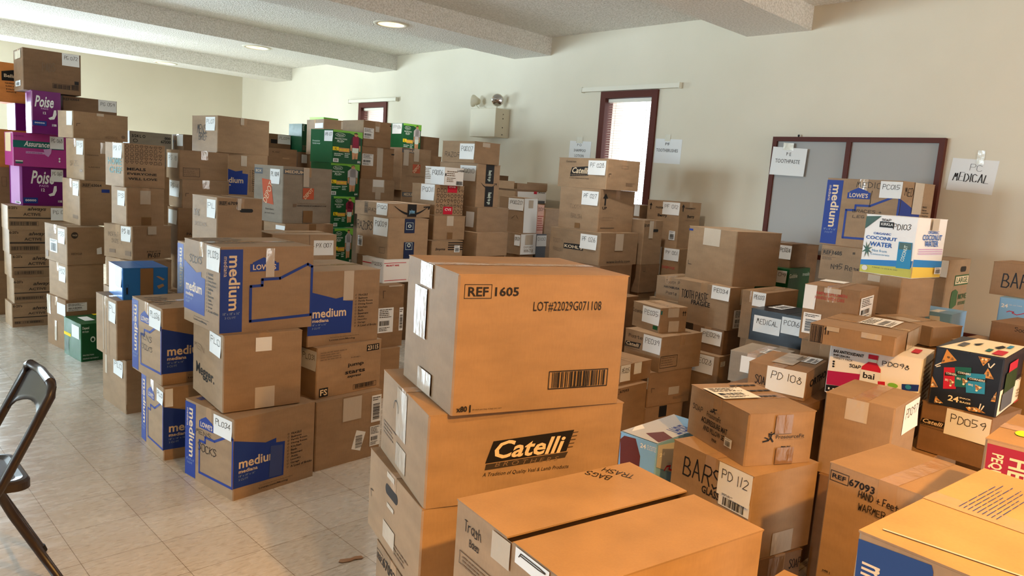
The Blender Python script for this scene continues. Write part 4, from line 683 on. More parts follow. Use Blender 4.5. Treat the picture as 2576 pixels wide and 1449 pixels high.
carton(47,'cardboard_box','box','brown box handwritten RAZORS with dark blue tape strips','kraft','u',3.261,4.621,0.9838,1.4,0.368,0.403,0.2952,[('L', 'hw', (0.0123, 0.1908, 0.2071, 0.2629), 'RAZORS'), ('L', 'lab', (0.2204, 0.162, 0.3983, 0.2906), 'PQ009'), ('L', 'ship', (0.0283, 0.0619, 0.0913, 0.1396), 'bars'), ('L', 'f', (0.3056, 0.037, 0.3694, 0.081), 'ink'), ('R', 'r', (0.1428, 0.1895, 0.2351, 0.2937), 'dnavy'), ('R', 'f', (0.1566, 0.2139, 0.2203, 0.2662), 'pale'), ('R', 'oval', (0.1734, 0.2285, 0.2031, 0.2526), 'pale'), ('R', 'oval', (0.1797, 0.2333, 0.1968, 0.2478), 'dnavy'), ('R', 'r', (0.1434, 0.002, 0.237, 0.1233), 'dnavy'), ('R', 'f', (0.1586, 0.0668, 0.2194, 0.1187), 'pale'), ('R', 'oval', (0.174, 0.0847, 0.2041, 0.1131), 'pale'), ('R', 'oval', (0.1804, 0.0896, 0.1977, 0.1082), 'dnavy')])
carton(48,'cardboard_box','box','flat wide brown parcel with black smile arrow, lying on the RAZORS box','kraft','u',3.309,4.695,1.2794,8.2,0.438,0.363,0.1008,[('L', 'f', (0.1135, 0.016, 0.1489, 0.0991), 'ink'), ('L', 'bar', (0.1174, 0.02, 0.1451, 0.0959), 'ink'), ('L', 'hw', (0.1581, 0.0326, 0.241, 0.0624), 'RAZ'), ('L', 'lab', (0.2439, 0.0134, 0.3606, 0.0993), 'PQ0'), ('R', 'smile', (0.0643, 0.0195, 0.4355, 0.0851)), ('R', 'r', (0.1959, 0.0061, 0.2888, 0.0993), 'black'), ('R', 'tx', (0.216, 0.0203, 0.2704, 0.0612), 'prime', 'sky', 0)])
carton(49,'cardboard_box','box','brown box with dark printed name, low under the plain tan box','kraft','v',3.634,4.533,0.8652,-1.6,0.299,0.250,0.2495,[('R', 'ti', (0.0313, 0.1716, 0.1271, 0.1968), 'Smyrna', 'black'), ('R', 'ship', (0.2146, 0.1611, 0.2675, 0.2151), 'bars'), ('R', 'stripes', (0.1532, 0.1609, 0.297, 0.248))])
carton(50,'cardboard_box','box','small plain tan box under the box printed with red tape labels','kraft','u',3.709,4.616,1.1152,-0.8,0.312,0.250,0.1865,[('R', 'tape', (0.1257, 0.108, 0.1915, 0.1848)), ('R', 'tapeB', (0.1351, 0.0049, 0.1881, 0.0565))])
carton(51,'cardboard_box','box','brown box patterned with line drawings and red tape labels, with label PQ011','kraft','u',3.753,4.716,1.3022,2.6,0.302,0.287,0.2328,[('L', 'lab', (0.1135, 0.1078, 0.2756, 0.2313), 'PQ011'), ('R', 'icons', (0.0108, 0.0079, 0.3002, 0.2104)), ('R', 'r', (0.123, 0.1768, 0.2239, 0.2283), 'red'), ('R', 't', (0.1371, 0.2137, 0.2057, 0.2252), 'CVS', 'paper'), ('R', 'r', (0.0872, 0.0048, 0.1845, 0.0652), 'red'), ('R', 't', (0.1042, 0.0326, 0.1706, 0.0524), 'CVS', 'paper')])
carton(52,'mailing_box','mailing box','small white box with printed shipping label, on the red taped box','white','u',3.755,4.650,1.5355,4.3,0.206,0.230,0.1380,[('L', 'lab', (0.0719, 0.0075, 0.2281, 0.1365), 'PQ006'), ('L', 'lines2', (0.0029, 0.035, 0.0717, 0.1247)), ('R', 'lines2', (0.0218, 0.0651, 0.1381, 0.1115)), ('R', 'lines2', (0.0223, 0.0222, 0.1176, 0.0603)), ('R', 'bar', (0.1262, 0.0049, 0.1977, 0.0349), 'black'), ('R', 't', (0.1332, 0.1094, 0.2038, 0.1243), 'L-H208', 'black'), ('R', 'r', (0.0036, 0.0701, 0.0146, 0.091), 'black')])
carton(53,'cardboard_box','box','plain brown box, lowest seen under the tall smile arrow parcel','kraft','v',4.076,4.580,0.9890,7.5,0.386,0.350,0.1898,[])
carton(54,'cardboard_box','box','plain brown box between the tall smile arrow parcel and another plain box','kraft','v',4.136,4.656,1.1793,6.4,0.390,0.350,0.1959,[('L', 'lab', (0.2283, 0.0337, 0.3169, 0.1566), '')])
carton(55,'cardboard_box','box','tall brown parcel with black tape strip and smile arrow','kraft','u',4.100,4.747,1.3757,4.5,0.271,0.442,0.3468,[('L', 'lab', (0.2467, 0.2038, 0.4263, 0.3265), 'PQ010'), ('R', 'r', (0.0985, 0.1911, 0.1956, 0.3445), 'black'), ('R', 'r', (0.1019, 0.0053, 0.2044, 0.1702), 'black'), ('R', 'smile', (0.0519, 0.1537, 0.2393, 0.1959)), ('R', 't', (0.1196, 0.2107, 0.1673, 0.2989), 'Ready to go', 'pale', -90), ('R', 't', (0.1273, 0.0235, 0.1787, 0.1216), 'Ready to go', 'pale', -90)])
carton(56,'cardboard_box','box','brown box handwritten RAZOR with folded label, topmost beside the emergency light','kraft','u',4.078,4.722,1.7229,-0.5,0.273,0.414,0.1718,[('L', 'hw', (0.041, 0.0446, 0.2334, 0.0893), 'RAZOR'), ('L', 'lab', (0.2304, 0.0277, 0.4116, 0.1515), 'PQ007'), ('R', 'tape', (0.0804, 0.1329, 0.1599, 0.1653))])
carton(57,'product_box','product box','green incontinence carton with grey shirted figure, lowest seen of its leaning stack','green','v',3.366,5.655,0.8060,9.4,0.202,0.300,0.2995,[('R', 'MODEL', (0, 0, 0.2016, 0.3), 0, 80, 'L')], 'green incontinence cartons in the leaning stack')
carton(58,'product_box','product box','green carton with dark red shirt figure, second lowest of the leaning stack','green','v',3.445,5.779,1.1060,5.8,0.224,0.300,0.2636,[('R', 'MODEL', (0, 0, 0.2241, 0.2641), 1, 64, 'L')], 'green incontinence cartons in the leaning stack')
carton(59,'product_box','product box','green carton with pale shirt figure and orange band, third in the leaning stack','green','v',3.503,5.871,1.3701,2.4,0.294,0.320,0.2808,[('R', 'MODEL', (0, 0, 0.2943, 0.2813), 0, 64, 'L')], 'green incontinence cartons in the leaning stack')
carton(60,'product_box','product box','green carton with XL tab and maroon cardigan figure, topmost of the leaning stack','green','v',3.498,5.855,1.6514,7.4,0.321,0.311,0.2790,[('R', 'MODEL', (0, 0, 0.3214, 0.2795), 1, 80, 'XL'), ('L', 'lab', (0.1935, 0.1796, 0.3088, 0.2687), 'PB 07'), ('L', 'tn', (0.0334, 0.173, 0.1338, 0.1867), 'Protection', 'pale'), ('L', 'tn', (0.0345, 0.1517, 0.1425, 0.1661), 'Underwear', 'pale')], 'green incontinence cartons in the leaning stack')
carton(61,'cardboard_box','box','brown box with silvery peeling tape, third down below the two orange-brown boxes','kraft','u',3.856,5.905,1.3422,-0.0,0.375,0.360,0.1894,[('R', 'tape', (0.1322, 0.0737, 0.2625, 0.1879)), ('R', 'ship', (0.1382, 0.1233, 0.2538, 0.1873), 'plain'), ('R', 'tape', (0.1654, 0.0093, 0.2241, 0.1132))])
carton(62,'cardboard_box','box','orange-brown box with white shipping sticker, middle of its stack by the wall','kraft2','u',3.851,5.910,1.5321,0.6,0.351,0.360,0.2864,[('R', 'ship', (0.008, 0.1174, 0.1242, 0.2205), 'text'), ('R', 'tape', (0.1627, 0.0225, 0.2264, 0.2815)), ('R', 'r', (0.3173, 0.2277, 0.3493, 0.2386), 'black')])
carton(63,'cardboard_box','box','orange-brown box with white shipping sticker just under the far window','kraft2','u',3.830,5.896,1.8190,-1.3,0.290,0.360,0.2240,[('R', 'ship', (0.002, 0.066, 0.1068, 0.1592), 'text'), ('R', 'tape', (0.1215, 0.1319, 0.1617, 0.1798)), ('R', 'r', (0.2706, 0.1926, 0.2881, 0.2033), 'black')])
carton(64,'moving_box','box','brown moving box with dark MEDIUM strip, lower one behind the patterned box','kraft','u',4.314,5.944,1.0663,0.0,0.350,0.400,0.3795,[('R', 'r', (0.0072, 0.3234, 0.1431, 0.3644), 'slate'), ('R', 't', (0.0264, 0.3301, 0.1363, 0.3573), 'MEDIUM', 'kraftl')])
carton(65,'moving_box','box','tan moving box with small orange logo and glossy tape beside the orange-brown boxes','kraft','u',4.299,5.952,1.4463,-0.1,0.342,0.400,0.3944,[('R', 'r', (0.002, 0.3504, 0.1915, 0.3857), 'slate'), ('R', 't', (0.0186, 0.3559, 0.159, 0.3783), 'MEDIUM', 'kraftl'), ('R', 'r', (0.1299, 0.1666, 0.2188, 0.2486), 'orange'), ('R', 't', (0.138, 0.1738, 0.2093, 0.2414), 'DEPOT', 'kraftl', 45), ('R', 'tn', (0.0517, 0.1291, 0.2644, 0.1403), 'LEARN MORE ABOUT OUR', 'ink2'), ('R', 'tape', (0.1372, 0.2742, 0.1964, 0.3929)), ('R', 'tape', (0.0187, 0.2306, 0.0777, 0.3767))])
carton(66,'product_box','product box','green incontinence carton standing high beside the far window','green','v',4.605,6.401,1.8028,-1.5,0.220,0.300,0.2995,[('R', 'MODEL', (0, 0, 0.2203, 0.3), 1, 0, 'L'), ('L', 'lab', (0.1028, 0.1944, 0.2735, 0.2962), 'PB')])
carton(67,'cardboard_box','box','plain dark brown box between the high green carton and the RAZOR box','kraft3','v',4.884,6.447,1.6483,-6.9,0.231,0.300,0.3495,[])
carton(68,'cardboard_box','box','small orange-brown box peeking out behind the white labelled box','kraft2','v',4.545,5.918,1.4881,-1.3,0.138,0.300,0.2995,[])
carton(69,'product_box','product box','dark green narrow carton end, standing behind the leaning green stack','dgreen','v',4.264,7.716,1.7593,0.0,0.350,0.300,0.3035,[('R', 'tn', (0.002, 0.2292, 0.0305, 0.2968), 'Depend', 'pale', -90), ('R', 'lines2', (0.0112, 0.0144, 0.0574, 0.0708))])
carton(70,'cardboard_box','box','brown box with small white sticker behind the topmost leaning green carton','kraft','v',4.148,7.055,1.7326,-8.0,0.357,0.468,0.3595,[('L', 'ship', (0.2335, 0.2698, 0.451, 0.3195), 'plain'), ('R', 'tape', (0.184, 0.2733, 0.2139, 0.3504))])
carton(71,'product_box','product box','lime green carton top showing over the brown boxes at the far side','lime','v',4.627,8.046,1.8851,2.9,0.199,0.305,0.2995,[])
carton(72,'cardboard_box','box','dark box labelled PL039 behind the tall MENS BRIEF box','kraft3','v',3.856,7.971,1.7689,0.0,0.450,0.350,0.1653,[('R', 'lab', (0.2928, 0.0626, 0.444, 0.1595), 'PL039'), ('R', 'r', (0.2122, 0.0618, 0.287, 0.1056), 'black')])
carton(73,'cardboard_box','box','long dark brown box behind the grey-brown MEDIUM moving box','kraft3','v',3.600,7.349,1.4160,11.3,0.410,0.400,0.3495,[('R', 'tn', (0.1008, 0.3039, 0.1883, 0.3187), 'PL ANC', 'black'), ('R', 'r', (0.225, 0.2484, 0.3101, 0.2613), 'faint')])
carton(74,'cardboard_box','box','small dark box with grey sticker beside the leaning green stack','kraft3','v',3.973,7.494,1.3994,-0.2,0.118,0.350,0.3495,[('R', 'ship', (0.0449, 0.2387, 0.1087, 0.3281), 'plain')])
carton(75,'cardboard_box','box','grey-brown box stamped 3/24 and 67330 by the far wall','greyk','v',2.652,8.098,1.5006,-2.2,0.396,0.350,0.3295,[('R', 't', (0.0195, 0.2699, 0.1447, 0.2996), '3/24 L O', 'black'), ('R', 'oval', (0.0293, 0.221, 0.0741, 0.2561), 'ink'), ('R', 'oval', (0.0352, 0.2263, 0.0681, 0.2508), 'greyk'), ('R', 't', (0.3249, 0.2696, 0.3807, 0.2952), '000', 'black'), ('R', 't', (0.2884, 0.2335, 0.383, 0.2617), '67330', 'black')])
carton(76,'cardboard_box','box','brown box with white end label beside the 67330 box by the far wall','kraft3','v',3.082,7.935,1.5384,-1.6,0.350,0.327,0.2995,[('L', 'ship', (0.147, 0.1826, 0.3171, 0.2923), 'plain'), ('L', 't', (0.0174, 0.2026, 0.1323, 0.236), 'PT', 'black')])
carton(77,'cardboard_box','box','plain brown box with printed rectangle, low in the gap behind the moving box strip','kraft2','v',2.416,6.358,0.5266,0.0,0.350,0.300,0.2995,[('R', 'f', (0.0307, 0.0948, 0.0528, 0.1624), 'ink')])
carton(78,'cardboard_box','box','brown box with white face printed WW-710, under the tall PO020 box','kraft','u',4.700,4.695,0.9667,2.0,0.205,0.200,0.1868,[('R', 'poly', [(0.002, 0.1807), (0.2008, 0.1853), (0.2027, 0.002), (0.0035, 0.002)], 'paper'), ('R', 't', (0.0467, 0.0176, 0.1667, 0.0485), 'WW-710', 'ink2'), ('R', 'tn', (0.0465, 0.0574, 0.1624, 0.075), 'EXPORT', 'ink2'), ('L', 'lab', (0.1264, 0.0776, 0.198, 0.1724), 'D021'), ('R', 'tape', (0.0589, 0.0879, 0.1591, 0.1758))])
carton(79,'mailing_box','mailing box','tall box labelled PO020 with a white side, near the wall','kraft','u',4.712,4.762,1.1540,5.3,0.197,0.294,0.3113,[('R', 'poly', [(0.002, 0.3053), (0.1861, 0.3098), (0.1947, 0.002), (0.0117, 0.0049)], 'paper'), ('L', 'lab', (0.1147, 0.1979, 0.292, 0.3013), 'PO020'), ('R', 'tape', (0.0638, 0.223, 0.1272, 0.2923)), ('L', 'hw', (0.1602, 0.1216, 0.2383, 0.1586), '/\\')])
carton(80,'cardboard_box','box','sliver of brown box beside the WW-710 box','kraft','v',4.908,5.182,0.7609,-1.3,0.079,0.300,0.3495,[])
carton(81,'cardboard_box','box','grey box labelled D100 beside the WW-710 box','slate','v',4.942,4.820,0.7911,1.6,0.142,0.300,0.3495,[('R', 'lab', (0.0079, 0.2392, 0.1398, 0.3393), 'D100')])
carton(82,'cardboard_box','box','pink sided box with dark red print, next to the tall PO020 box','pinkk','v',4.935,4.842,1.1411,0.6,0.092,0.300,0.2640,[('R', 'lines3', (0.0091, 0.0235, 0.0895, 0.168)), ('R', 'hw', (0.0135, 0.2096, 0.0895, 0.2482), 'D019')])
carton(83,'cardboard_box','box','brown box below the flat topped box beside the PF stack','kraft','v',5.303,4.941,0.7844,0.0,0.400,0.300,0.3495,[])
carton(84,'cardboard_box','box','brown box with white papers on top, behind the TOOTH BRUSH box','kraft','v',5.301,4.943,1.1344,0.0,0.400,0.300,0.2336,[])
carton(85,'cardboard_box','box','open box with raised cardboard flaps holding white cartons, under the wall light','kraft','open',5.257,5.297,1.2320,0.7,0.442,0.300,0.2995,[('R', 'poly', [(0.0289, 0.2758), (0.4372, 0.2823), (0.4399, 0.1739), (0.0394, 0.1718)], 'paper'), ('R', 'r', (0.2566, 0.2587, 0.3022, 0.2857), 'red'), ('R', 't', (0.3138, 0.2687, 0.4167, 0.2833), 'LM Brands', 'ink'), ('R', 'r', (0.3233, 0.1699, 0.4234, 0.1964), 'slate')])
carton(86,'cardboard_box','box','brown box with round dark stamp against the wall beside the RAZOR stack','kraft3','v',5.362,5.807,1.2530,0.2,0.128,0.300,0.3995,[('R', 'oval', (0.0364, 0.2935, 0.1023, 0.3442), 'ink'), ('R', 't', (0.0463, 0.3108, 0.0935, 0.3291), 'Uline', 'kraft3')])
carton(87,'cardboard_box','box','brown box mostly covered, under the white-lettered store box','kraft3','v',4.532,3.719,0.6426,0.0,0.400,0.500,0.3795,[])
carton(88,'cardboard_box','box','brown box with black nameplate and web address, under the UP arrow box','kraft','u',4.569,3.747,1.0226,-1.9,0.448,0.531,0.2451,[('L', 'hwf', (0.0365, 0.1299, 0.1444, 0.1694), 'TOOTH'), ('L', 'hwf', (0.05, 0.0608, 0.152, 0.0961), 'BRUSH'), ('L', 'poly', [(0.1601, 0.1331), (0.3611, 0.1381), (0.3651, 0.0932), (0.1615, 0.0914)], 'black'), ('L', 't', (0.1696, 0.0998, 0.3573, 0.125), "KOHL'S", 'kraftl'), ('L', 'lab', (0.3303, 0.1103, 0.4983, 0.2217), 'PF 026'), ('R', 'tn', (0.0861, 0.0161, 0.3681, 0.0359), 'www.kohls.com', 'black'), ('R', 'tape', (0.1701, 0.1097, 0.2644, 0.2385))])
carton(89,'cardboard_box','box','brown box with black UP arrow handwritten TOOTH BRUSH','kraft','u',4.606,3.776,1.2682,-1.0,0.423,0.413,0.3197,[('L', 'lab', (0.2319, 0.194, 0.3977, 0.2995), 'PF 027'), ('L', 'hwf', (0.1175, 0.1605, 0.23, 0.1983), 'TOOTH'), ('L', 'hwf', (0.1358, 0.0855, 0.2434, 0.1266), 'BRUSH'), ('R', 'arrow', (0.0336, 0.2004, 0.0947, 0.2908)), ('R', 't', (0.0355, 0.1697, 0.0872, 0.1905), 'UP', 'black'), ('R', 'r', (0.0303, 0.0272, 0.1959, 0.0312), 'ink'), ('R', 'f', (0.0506, 0.0902, 0.1691, 0.1128), 'ink2'), ('L', 'tapeB', (0.1827, 0.0102, 0.2364, 0.0497))])
carton(90,'cardboard_box','box','flat brown box with dark brand panel labelled PF 028, in front of the bright window','kraft','u',4.623,3.802,1.5884,-6.1,0.358,0.548,0.2289,[('L', 'CAT', (0.1393, 0.0632, 0.3815, 0.1678)), ('L', 'lab', (0.3438, 0.1038, 0.534, 0.2124), 'PF 028'), ('L', 'tn', (0.0881, 0.1929, 0.2049, 0.2076), 'Gutterman', 'ink'), ('R', 'pl2', [(0.0259, 0.0937), (0.0229, 0.1178), (0.047, 0.1192)], 'ink'), ('R', 'f', (0.1524, 0.1662, 0.226, 0.188), 'ink2'), ('R', 'lines2', (0.2125, 0.0328, 0.316, 0.0614))])
carton(91,'cardboard_box','box','plain brown box below the box with handle slot near the PF stack','kraft3','v',4.960,3.610,0.7929,0.0,0.261,0.300,0.2269,[('R', 'pl2', [(0.0331, 0.2075), (0.0388, 0.1716), (0.0655, 0.1707), (0.0597, 0.2067)], 'ink')])
carton(92,'cardboard_box','box','brown box with dark handle slot and bright window-lit top, beside the PF stack','kraft','u',4.958,3.612,1.0204,0.0,0.257,0.300,0.3510,[('R', 'f', (0.002, 0.2961, 0.0083, 0.3271), 'ink'), ('R', 't', (0.002, 0.2995, 0.0766, 0.3213), 'REF 6709', 'ink'), ('R', 'hole', (0.1198, 0.2594, 0.1941, 0.2816)), ('R', 'tape', (0.0691, 0.2079, 0.1252, 0.3454))])
carton(93,'cardboard_box','box','brown box with smudged paper label, under the PHARMACY box','kraft2','v',5.369,3.443,0.7991,2.2,0.360,0.171,0.3495,[('L', 'lab', (0.0264, 0.2493, 0.1689, 0.348), 'PF 001'), ('L', 'tn', (0.0217, 0.1803, 0.1418, 0.2001), 'DISPOSE', 'red')])
carton(94,'cardboard_box','box','tall brown box printed PHARMACY with arrows, labelled PF 012','kraft','u',5.381,3.568,1.1491,3.0,0.349,0.310,0.3809,[('L', 'lab', (0.1491, 0.27, 0.3083, 0.3726), 'PF 012'), ('L', 'arrow', (0.0216, 0.3015, 0.0493, 0.3588)), ('L', 't', (0.0844, 0.3131, 0.153, 0.3308), 'PHARM', 'ink'), ('L', 'tx', (0.1102, 0.2427, 0.1986, 0.2719), 'Berry', 'black', 0), ('R', 'arrow', (0.0268, 0.3031, 0.0753, 0.3633)), ('R', 't', (0.0955, 0.3249, 0.2529, 0.3371), 'PHARMACY', 'ink'), ('R', 'tx', (0.1287, 0.2454, 0.2446, 0.2766), 'Berry', 'black', 0), ('L', 'ship', (0.2346, 0.0662, 0.2895, 0.1402), 'bars'), ('R', 'r', (0.101, 0.2289, 0.273, 0.2329), 'ink2')])
carton(95,'cardboard_box','box','dark box with white side marked 13, behind the handle slot box','kraft3','v',5.337,3.929,1.1772,0.0,0.300,0.300,0.2995,[('L', 'ship', (0.2432, 0.2053, 0.298, 0.2966), 'plain')])
carton(96,'cardboard_box','box','brown box labelled PE028 on the floor, under the PE029 box','kraft','v',4.473,2.575,0.0000,0.0,0.420,0.400,0.5748,[('L', 'lab', (0.2087, 0.446, 0.3652, 0.5669), 'PE028'), ('R', 'ship', (0.0231, 0.5066, 0.0774, 0.5395), 'text')])
carton(97,'cardboard_box','box','brown box labelled PE029, under the FRAGILE toothpaste box','kraft3','v',4.526,2.507,0.5758,-2.2,0.400,0.238,0.1645,[('L', 'lab', (0.0666, 0.0554, 0.2259, 0.1501), 'PE029')])
carton(98,'cardboard_box','box','brown box printed FRAGILE and handwritten TOOTHPASTE, labelled PE034','kraft','v',4.470,2.570,0.7408,-4.7,0.272,0.406,0.2818,[('L', 'hw', (0.0265, 0.1624, 0.2414, 0.2289), 'TOOTH PASTE'), ('L', 't', (0.1122, 0.1278, 0.2627, 0.159), 'FRAGILE', 'black'), ('L', 'lab', (0.2653, 0.1922, 0.4035, 0.2803), 'PE034'), ('R', 'ship', (0.0641, 0.0113, 0.2511, 0.1314), 'text'), ('R', 'tape', (0.1159, 0.165, 0.1719, 0.2665))])
carton(99,'cardboard_box','box','big plain brown box with torn clear tape, standing on the FRAGILE toothpaste box','kraft','v',4.649,2.580,1.0231,-16.2,0.405,0.459,0.3587,[('L', 'tape', (0.1527, 0.2423, 0.3115, 0.3572)), ('L', 'r', (0.002, 0.3269, 0.0418, 0.3399), 'navy'), ('L', 'pl2', [(0.0254, 0.1202), (0.0266, 0.0954), (0.0592, 0.0952)], 'ink')])
carton(100,'cardboard_box','box','brown box top behind the small PE035 box','kraft','v',4.780,3.060,0.5211,-0.0,0.360,0.260,0.2995,[])
carton(101,'cardboard_box','box','brown box handwritten Toothpaste with bold stencil name, behind the FRAGILE box','kraft','v',4.788,3.050,0.8210,-0.0,0.340,0.207,0.1657,[('L', 'hw', (0.0846, 0.1223, 0.2021, 0.1487), 'Tooth P'), ('L', 't', (0.0713, 0.0859, 0.2048, 0.102), 'HAYABUSA', 'black'), ('L', 'hw', (0.0941, 0.0422, 0.1847, 0.0687), 'Paste')])
carton(102,'cardboard_box','box','brown parcel with black tape strip on the floor, low behind the beer carton','kraft2','u',3.918,2.686,0.0000,-7.6,0.350,0.360,0.2804,[('R', 'r', (0.126, 0.2067, 0.1963, 0.2789), 'black')])
carton(103,'cardboard_box','box','brown box with stray piece of clear tape, under the PE039 box','kraft2','v',3.958,2.685,0.2814,-9.1,0.385,0.360,0.2184,[('L', 'lab', (0.3462, 0.1159, 0.358, 0.2169), ''), ('R', 'tape', (0.183, 0.0602, 0.2789, 0.1107)), ('R', 'pl2', [(0.0325, 0.0915), (0.029, 0.1176), (0.0561, 0.1147)], 'ink'), ('R', 'lines2', (0.2289, 0.0259, 0.3291, 0.0466))])
carton(104,'cardboard_box','box','brown box with dark brand panel and printed form, labelled PE039','kraft','u',4.021,2.649,0.5004,-5.2,0.405,0.302,0.2214,[('L', 'CAT', (0.002, 0.0953, 0.1485, 0.1477)), ('L', 'lab', (0.1568, 0.1084, 0.3, 0.2132), 'PE039'), ('R', 'f', (0.002, 0.0229, 0.1666, 0.0988), 'ink'), ('R', 'lines2', (0.0123, 0.0311, 0.1554, 0.0908)), ('L', 'hw', (0.0344, 0.1738, 0.1492, 0.1996), 'Paste')])
carton(105,'cardboard_box','box','small brown box with two up arrows and green mark, labelled PE035','kraft','u',4.037,2.708,0.7223,-14.2,0.228,0.269,0.1599,[('L', 'lab', (0.1002, 0.0445, 0.2672, 0.1485), 'PE035'), ('L', 'hw', (0.0059, 0.0943, 0.0993, 0.1207), 'Colgate'), ('R', 'arrow', (0.183, 0.1035, 0.2005, 0.1364)), ('R', 'arrow', (0.1982, 0.103, 0.2167, 0.136)), ('R', 'tape', (0.0605, 0.0978, 0.1529, 0.1565)), ('R', 'tape', (0.0745, 0.0033, 0.1603, 0.0732)), ('L', 'r', (0.2124, 0.0146, 0.2557, 0.039), 'green'), ('R', 'r', (0.002, 0.1173, 0.0145, 0.1416), 'teal')])
carton(106,'cardboard_box','box','dark brown box just behind the orange lit tall box','kraft3','v',4.195,3.233,0.5067,-0.0,0.280,0.280,0.3495,[])
carton(107,'cardboard_box','box','brown box printed 67093, under the flat box with white tape strip','kraft2','v',3.458,2.631,0.0941,-0.0,0.300,0.350,0.3895,[('R', 't', (0.0361, 0.3593, 0.1198, 0.3758), '67093', 'black'), ('R', 'f', (0.0027, 0.3545, 0.0346, 0.3869), 'ink')])
carton(108,'cardboard_box','box','flat brown box with white printed tape strip over its edge','kraft2','u',3.554,2.659,0.4841,0.2,0.308,0.300,0.1118,[('R', 'ship', (0.1323, 0.0426, 0.2056, 0.1103), 'plain'), ('R', 't', (0.1531, 0.0457, 0.1873, 0.1103), 'SIGVARIS', 'navy', 90), ('R', 'lab', (0.002, 0.0132, 0.0951, 0.1103), 'PE025')])
carton(109,'product_box','product box','green and dark box with white script name, against the bulletin board wall','green','v',5.160,2.473,0.7695,1.1,0.351,0.300,0.3595,[('L', 'lab', (0.2147, 0.2579, 0.2857, 0.344), '09'), ('R', 'tx', (0.0099, 0.295, 0.1412, 0.3256), 'Gobble', 'pale', 0), ('R', 'tn', (0.2253, 0.3043, 0.3414, 0.3315), 'meals', 'pale')])
carton(110,'cardboard_box','box','small brown box with label ending 024, on the green box','kraft3','v',5.200,2.494,1.1295,1.4,0.252,0.260,0.1704,[('L', 'lab', (0.164, 0.0589, 0.258, 0.1567), 'PC024')])
carton(111,'cardboard_box','box','narrow upright brown box against the wall under the bulletin board','kraft3','v',5.520,2.555,0.5354,0.0,0.200,0.300,0.7495,[])
carton(112,'cardboard_box','box','brown box with label ending 33, beside the FRAGILE toothpaste box','kraft2','v',4.447,2.170,0.7379,-0.2,0.431,0.160,0.2995,[('L', 'lab', (0.0729, 0.2114, 0.158, 0.298), 'PE033')])
carton(113,'product_box','product box','black carton with two white labels reading MEDICAL and PC016','blackb','v',4.233,1.869,0.7746,-0.0,0.350,0.440,0.1862,[('L', 'lab', (0.0236, 0.053, 0.1905, 0.1505), 'MEDICAL'), ('L', 'lab', (0.1946, 0.075, 0.3114, 0.17), 'PC016'), ('T', 'ship', (0.1319, 0.3169, 0.3258, 0.4037), 'bars')])
carton(114,'cardboard_box','box','brown box printed REF 1605 handwritten N95 Resp, under the MEDICAL moving box','kraft','none',4.944,1.762,1.1241,-1.7,0.450,0.473,0.2159,[('L', 'f', (0.0078, 0.1529, 0.0722, 0.19), 'black'), ('L', 't', (0.0154, 0.1595, 0.0646, 0.1834), 'REF', 'black'), ('L', 't', (0.0754, 0.1611, 0.1332, 0.1856), '1605', 'black'), ('L', 'hw', (0.0756, 0.0729, 0.2568, 0.1125), 'N95 Resp'), ('L', 'lines2', (0.0106, 0.1241, 0.0978, 0.1466)), ('L', 't', (0.2004, 0.1763, 0.2131, 0.1899), 'II', 'ink')])
carton(115,'moving_box','box','blue and brown moving box handwritten MEDICAL BRACES + LEG, in front of the bulletin board','kraft','v',5.002,1.798,1.3405,-5.5,0.443,0.473,0.4233,[('L', 'LOWA', (0, 0, 0.4735, 0.4238)), ('R', 'LOWB', (0, 0, 0.4434, 0.4238)), ('L', 'hw', (0.193, 0.3719, 0.3473, 0.4126), 'MEDIC'), ('L', 'lab', (0.341, 0.3171, 0.4715, 0.4171), 'PC015'), ('L', 'hw', (0.1882, 0.2189, 0.3686, 0.2417), 'BRACES +'), ('L', 'hw', (0.1933, 0.1859, 0.2683, 0.2047), 'LEG'), ('L', 'pl2', [(0.2953, 0.3558), (0.2894, 0.3193), (0.2917, 0.2832), (0.2864, 0.2556)], 'ink'), ('R', 'hw', (0.0343, 0.3377, 0.2871, 0.3932), 'MEDICAL'), ('R', 'tape', (0.1527, 0.231, 0.2811, 0.4218))])
carton(116,'cardboard_box','box','plain brown box holding up the coconut water carton','kraft','v',4.121,1.358,1.0610,-16.4,0.263,0.287,0.1955,[('L', 'tape', (0.0964, 0.16, 0.1665, 0.194))])
